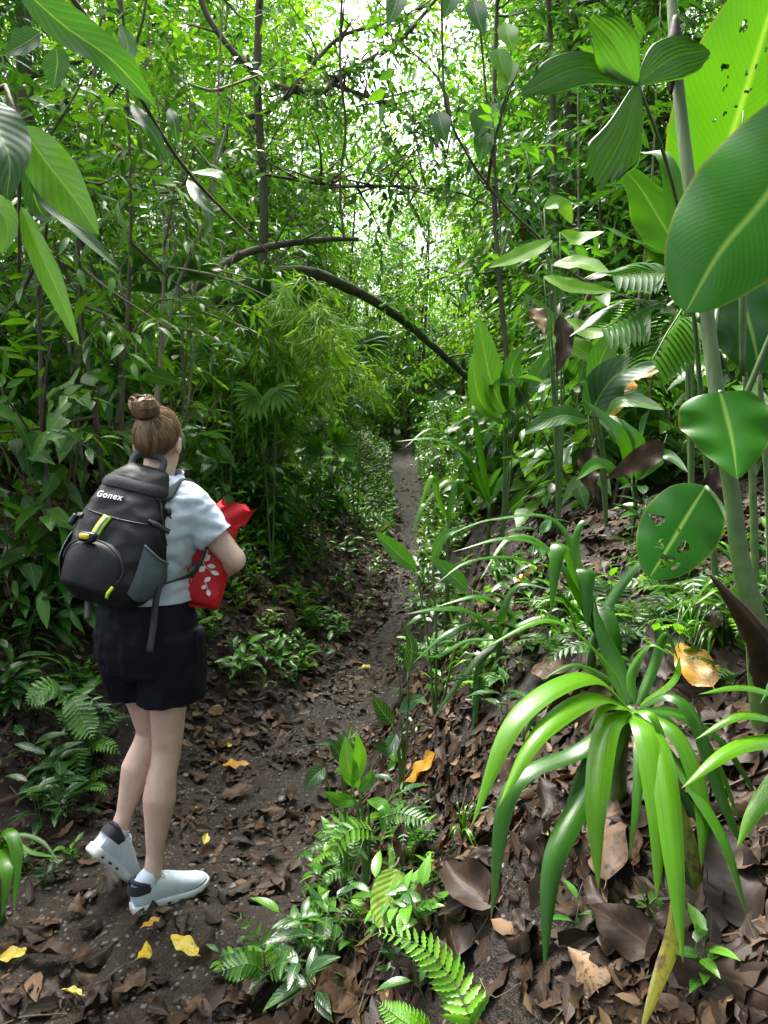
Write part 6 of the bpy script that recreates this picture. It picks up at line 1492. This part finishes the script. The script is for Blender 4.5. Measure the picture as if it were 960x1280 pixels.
# grab handle, shoulder and hip straps
pkw = lambda p: np.array(p) + PB - np.array(pbase)      # person-local point -> pack-local
mb = MB(); hb = [psurf(60, .405, .0) + pr * -.07, psurf(60, .405, 0) + pr * -.068 + pu * .045, psurf(60, .41, 0) + pr * -.01 + pu * .052, psurf(60, .405, .0) + pr * .035 + pu * .045, psurf(60, .405, .0) + pr * .04]
hb = [pk(-.055, .035, .42), pk(-.050, .045, .462), pk(0, .048, .472), pk(.046, .045, .462), pk(.052, .035, .42)]
strip(mb, hb, pf, .011, .003); mb.build('grab_handle', M_WEB, pack)
def on_body(side, items):  # shoulder strap: over the shoulder, down the chest, back under the arm
    m = MB(); strip(m, [V(p) for p in items[0]], items[1], items[2], items[3]); return m
for s, sh in ((1, shR), (-1, shL)):
    base_ = shl + RT * s * .085
    pts_ = [pk(.05 * s, .07, .395), pkw(base_ - FW * .095 - UP * .01), pkw(base_ - FW * .03 + UP * .042), pkw(base_ + FW * .045 + UP * .038), pkw(base_ + FW * .112 - UP * .04 + RT * s * .01), pkw(base_ + FW * .135 - UP * .14 + RT * s * .03)]
    m = MB(); strip(m, pts_, UP, .028, .005); m.build('shoulder_strap', M_WEB, pack)
    # lower strap from the chest back to the pack's foot
    q0 = pkw(base_ + FW * .135 - UP * .14 + RT * s * .03); q1 = pkw(chest + RT * s * .172 + FW * .035 - UP * .055); q2 = pkw(chest + RT * s * .168 - FW * .075 - UP * .115); q3 = pk(.136 * s, .035, .085)
    m = MB(); strip(m, [q0, (q0 + q1) / 2 + RT * s * .025, q1, (q1 + q2) / 2 + RT * s * .006 - UP * .004, q2, q3], RT * s - UP * .3, .011, .0022); ls_ = m.build('lower_strap', M_WEB, pack)
    m = MB(); bc = (q1 * .25 + q2 * .75) + RT * s * .007; dd = norm(q2 - q1); sn = norm(np.cross(dd, RT)); ring_loft(m, [sring(bc + dd * t, sn, RT, w, .005, 4, 16) for t, w in ((-.026, .012), (-.02, .016), (.02, .016), (.026, .012))]); m.build('strap_buckle', M_PLASTIC, ls_)
m = MB(); d0 = pk(.120, .080, .08); d1 = np.array(P(196, 745, 2.30) - V(pbase)); d2 = np.array(P(192, 780, 2.30) - V(pbase)); d3 = np.array(P(187, 815, 2.29) - V(pbase))
strip(m, [d0, np.array(P(206, 708, 2.33) - V(pbase)), d1, d2, d3], [-.2, -1, .1], .0105, .0012); m.build('strap_end', M_WEB, pack)
m = MB(); strip(m, [pk(-.12, .07, .06), pk(-.12, .09, -.03), pk(-.10, .08, -.09)], -pf, .010, .0012); m.build('strap_end', M_WEB, pack)
m = MB(); q = A(209, 640, 2.33) - np.array(pbase); ring_loft(m, [sring(q + UP * t, RT, FW, w, .006, 4, 14) for t, w in ((-.013, .008), (-.009, .013), (.006, .013), (.012, .007))]); tube(m, [psurf(20, .30, .004), q, q + np.array([.012, 0, -.02])], .0022, 5, 10); tube(m, [q, q + np.array([-.01, -.005, -.03]), psurf(25, .26, .006)], .0015, 5, 10); m.build('side_clip', M_PLASTIC, pack)

# ---------------------------------------------------------------- red bag under the arm
bb = A(253, 697, 2.47); bag = empty('tote_bag', V(bb), 'red cloth bag with white leaf sprig print clutched under the right arm', 'bag')
ba = norm(A(250, 745, 2.50) - A(274, 645, 2.53)); 
bu_ = -ba                                           # long axis, upwards along the bag
bn = norm(np.array([.10, -1, .18])); bn = norm(bn - bu_ * np.dot(bn, bu_)); bs = np.cross(bu_, bn); bs = bs if bs[0] > 0 else -bs
def bagp(u, v, side=1, g=0.0):
    """u across (-1..1), v along (-1..1); a soft flat pillow"""
    w = .090 * (1 - .08 * max(0, v)) ; h = .154
    e = max(0, (1 - abs(u) ** 5)) ** .5 * max(0, (1 - abs(v) ** 6)) ** .5
    wr = .006 * math.sin(v * 9 + u * 4) * (.3 + max(0, v)) + .004 * mnoise.noise(V((u * 2.5, v * 3.5, side * 3)))
    cr = .010 * max(0, v - .65) / .35 * math.sin(u * 11 + 1)
    return bs * (u * w + .022 * max(0, v - .5) ) + bu_ * (v * h) + bn * (side * (.034 * e + g) + wr + cr)
mb = MB(); NU, NV = 28, 44; us = np.linspace(-1, 1, NU + 1); vs2 = np.linspace(-1, 1, NV + 1)
for side_ in (1, -1):
    g_ = np.array([bagp(u, v, side_) for v in vs2 for u in us]); i = np.arange(NV)[:, None] * (NU + 1); j = np.arange(NU)[None]
    f = np.stack([i + j, i + j + 1, i + NU + 2 + j, i + NU + 1 + j], -1).reshape(-1, 4); mb.add(g_, [f if side_ < 0 else f[:, ::-1]])
mb.build('cloth', M_RED, bag)
# crumpled mouth of the bag sticking out beyond the arm
mb = MB(); rings = []
for k in range(12):
    t = k / 11; c = bagp(.15, .93) * 0 + bu_ * (.128 + .062 * t) + bs * (.036 + .040 * t); rr = []
    for q in np.linspace(0, 6.283, 34, endpoint=False):
        w = (.072 - .014 * t) * (1 + .05 * math.sin(q * 3)); rr.append(c + bs * math.cos(q) * w + bn * math.sin(q) * (.020 + .012 * t) * (1 + .3 * math.sin(q * 5 + t * 3)) + bu_ * (.010 * t * math.sin(q * 4 + 1)))
    rings.append(np.array(rr))
ring_loft(mb, rings, cap=False); mb.build('bag_mouth', M_RED, bag)
m = MB(); strip(m, [bagp(-.98, -.9) , bagp(-.5, -1.02), bagp(.3, -1.02), bagp(.97, -.92)], bn, .004, .002); strip(m, [bagp(.99, -.9), bagp(1.0, -.3), bagp(1.0, .4)], bn, .003, .002); m.build('hem', M_RED, bag)
def petal(mb, u, v, ang, l, w, asp=.50):
    """leaf shaped print patch, following the cloth"""
    n = 7; a = R(ang); du, dv = math.cos(a), math.sin(a); L_, R_, C_ = [], [], []
    def at2(x, y): return bagp(u + x / .078, v + y / .155, 1, .0016)
    for k in range(n + 1):
        t = k / n; ww = w * math.sin(math.pi * t) ** .8; x, y = du * l * t, dv * l * t
        C_.append(at2(x, y)); L_.append(at2(x - dv * ww, y + du * ww)); R_.append(at2(x + dv * ww, y - du * ww))
    v_ = np.array(L_ + C_ + R_); N1 = n + 1; f = [[k, k + 1, N1 + k + 1, N1 + k] for k in range(n)] + [[N1 + k, N1 + k + 1, 2 * N1 + k + 1, 2 * N1 + k] for k in range(n)]
    mb.add(v_, [np.array(f)])
def vine(mb, pts):
    c = catmull([(x, y, 0) for x, y in pts], 16); q = [bagp(x, y, 1, .0012) for x, y, _ in c]; tube(mb, q, .0009, 4, 22)
mb = MB()
for pts, lv in [([(.05, -.02), (.22, -.14), (.45, -.22)], [(.12, -.05, 60, .028, .0085), (.22, -.14, -120, .026, .0085), (.44, -.22, -10, .026, .0075), (.28, -.12, 5, .024, .0075)]),
                ([(-.10, .42), (.0, .28), (.12, .12)], [(-.10, .42, 130, .020, .006), (-.02, .32, 30, .018, .006), (.0, .26, -150, .020, .007), (.1, .14, -60, .024, .0075), (.02, .22, -40, .02, .0065)]),
                ([(.30, -.44), (.42, -.52), (.5, -.6)], [(.34, -.46, 60, .022, .0065), (.5, -.6, -70, .022, .0065), (.40, -.52, -120, .018, .006)]),
                ([(.25, .48), (.45, .32), (.62, .10)], [(.30, .44, 170, .018, .0045), (.40, .36, 180, .020, .0045), (.5, .24, 175, .018, .0045), (.28, .46, 100, .016, .0045)]),
                ([(-.8, .30), (-.62, .16), (-.5, .02)], [(-.8, .30, 60, .02, .006), (-.62, .16, -150, .022, .007), (-.7, -.1, 10, .018, .0065), (-.55, .28, 40, .02, .006)]),
                ([(-.2, .72), (0, .64), (.2, .60)], [(-.2, .72, 150, .018, .005), (.0, .64, 70, .018, .005), (.2, .6, -20, .018, .005)])]:
    vine(mb, pts)
    for u_, v_, a_, l_, w_ in lv: petal(mb, u_, v_, a_, l_, w_)
mb.build('leaf_print', M_WHITE, bag)
mb = MB()
for r_ in (.020, .012):
    tube(mb, [bagp(-.38 + r_ * math.cos(q) / .078, -.52 + r_ * math.sin(q) / .155, 1, .001) for q in np.linspace(0, 5.6 if r_ > .015 else 6.283, 20)], .0012, 4, 40)
petal(mb, -.38, -.57, 90, .016, .005); petal(mb, -.44, -.55, 60, .012, .003); petal(mb, -.32, -.55, 120, .012, .003)
mb.build('emblem_print', M_PINK, bag)
# ---------------------------------------------------------------- tidy: drop prototypes never placed, then say of each repeat what it stands beside
for o in [x for x in bpy.data.objects if x.get('label') == 'x']:
    for k in [y for y in bpy.data.objects if y.parent == o]: bpy.data.objects.remove(k)
    bpy.data.objects.remove(o)
SEEN = {}
def project(p):
    q = V(p) - V((0, 0, CAM_Z)); f = q.y * math.cos(PITCH) - q.z * math.sin(PITCH); u = q.y * math.sin(PITCH) + q.z * math.cos(PITCH)
    return 480 + 960 * q.x / max(f, .1), 640 - 960 * u / max(f, .1)
MARKS = [((185, 520), 'the hair bun'), ((110, 660), 'the backpack'), ((270, 690), 'the red bag'), ((190, 1000), 'the bare legs'), ((205, 1125), 'the standing shoe'), ((130, 1070), 'the lifted shoe'), ((370, 440), 'the bamboo'),
         ((480, 385), 'the mossy trunk'), ((508, 500), 'the pale end trunk'), ((788, 900), 'the big strap leaf plant'), ((700, 700), 'the folded strap blade'), ((560, 560), 'the far strap leaf plant'), ((930, 680), 'the tall green stem'), ((843, 670), 'the holed leaf'),
         ((625, 622), 'the long yellow leaf'), ((800, 733), 'the long tan leaf'), ((440, 985), 'the fern clump'), ((530, 1200), 'the bright fern'), ((480, 1120), 'the blotched leaf'), ((590, 855), 'the reddish ribbed leaf'), ((640, 450), 'the banana like plant'), ((350, 846), 'the pale grey leaf'),
         ((230, 1197), 'the bright yellow leaf'), ((258, 1059), 'the pale notched leaf'), ((50, 1110), 'the dark herb cluster'), ((120, 890), 'the brownish fern'), ((455, 842), 'the pale trail leaf'), ((15, 1209), 'the edge yellow leaf'), ((500, 690), 'the reaching herb'), ((730, 1235), 'the upright tan leaf'), ((280, 425), 'the small fan palm'), ((500, 640), 'the trail middle')]
for o in list(scene.objects):
    if o.parent is None and 'group' in o and 'category' in o and o['group'] != 'strap':
        x, y = project(o.matrix_basis.translation); lab = o['label']
        for s_ in (' left of the trail', ' right of the trail', ' on the left slope beyond the hiker', ' at the left behind the hiker', ' on the near right bank', ' high on the right bank', ' low on the right bank', ' along the right edge of the trail', ' farther up the left slope', ' lying on the right bank', ' lying on the left bank', ' lying on the near trail', ' half sunk in the trail'): lab = lab.replace(s_, '')
        (mx, my), nm = min(MARKS, key=lambda m: (m[0][0] - x) ** 2 + (m[0][1] - y) ** 2); dx, dy = x - mx, y - my
        far = 'well ' if math.hypot(dx, dy) > 90 else 'just '
        wd = ('right of ' if dx > 0 else 'left of ') if abs(dx) > abs(dy) * 1.6 else ('below ' if dy > 0 else 'above ') if abs(dy) > abs(dx) * 1.6 else ('below right of ' if dx > 0 and dy > 0 else 'below left of ' if dy > 0 else 'above right of ' if dx > 0 else 'above left of ')
        o['label'] = ' '.join((lab.replace(' on the bank', '') + ' ' + far + wd + nm).split()[:16]); SEEN.setdefault(' '.join(o['label'].replace(' just ', ' ').replace(' well ', ' ').replace(' growing', '').split()[:12]), []).append((x, o))
ORD = ['leftmost', 'second from left', 'third from left', 'fourth from left', 'fifth from left', 'sixth from left', 'seventh from left', 'eighth from left', 'ninth from left', 'tenth from left']
for lab, items in SEEN.items():
    if 1 < len(items) <= 10:
        for k, (x, o) in enumerate(sorted(items, key=lambda t: t[0])):
            base = o['label'].replace(' just ', ' ').replace(' well ', ' ').replace(' growing', '').split(); o['label'] = ' '.join(base[:16 - len(ORD[k].split())]) + ', ' + ORD[k]
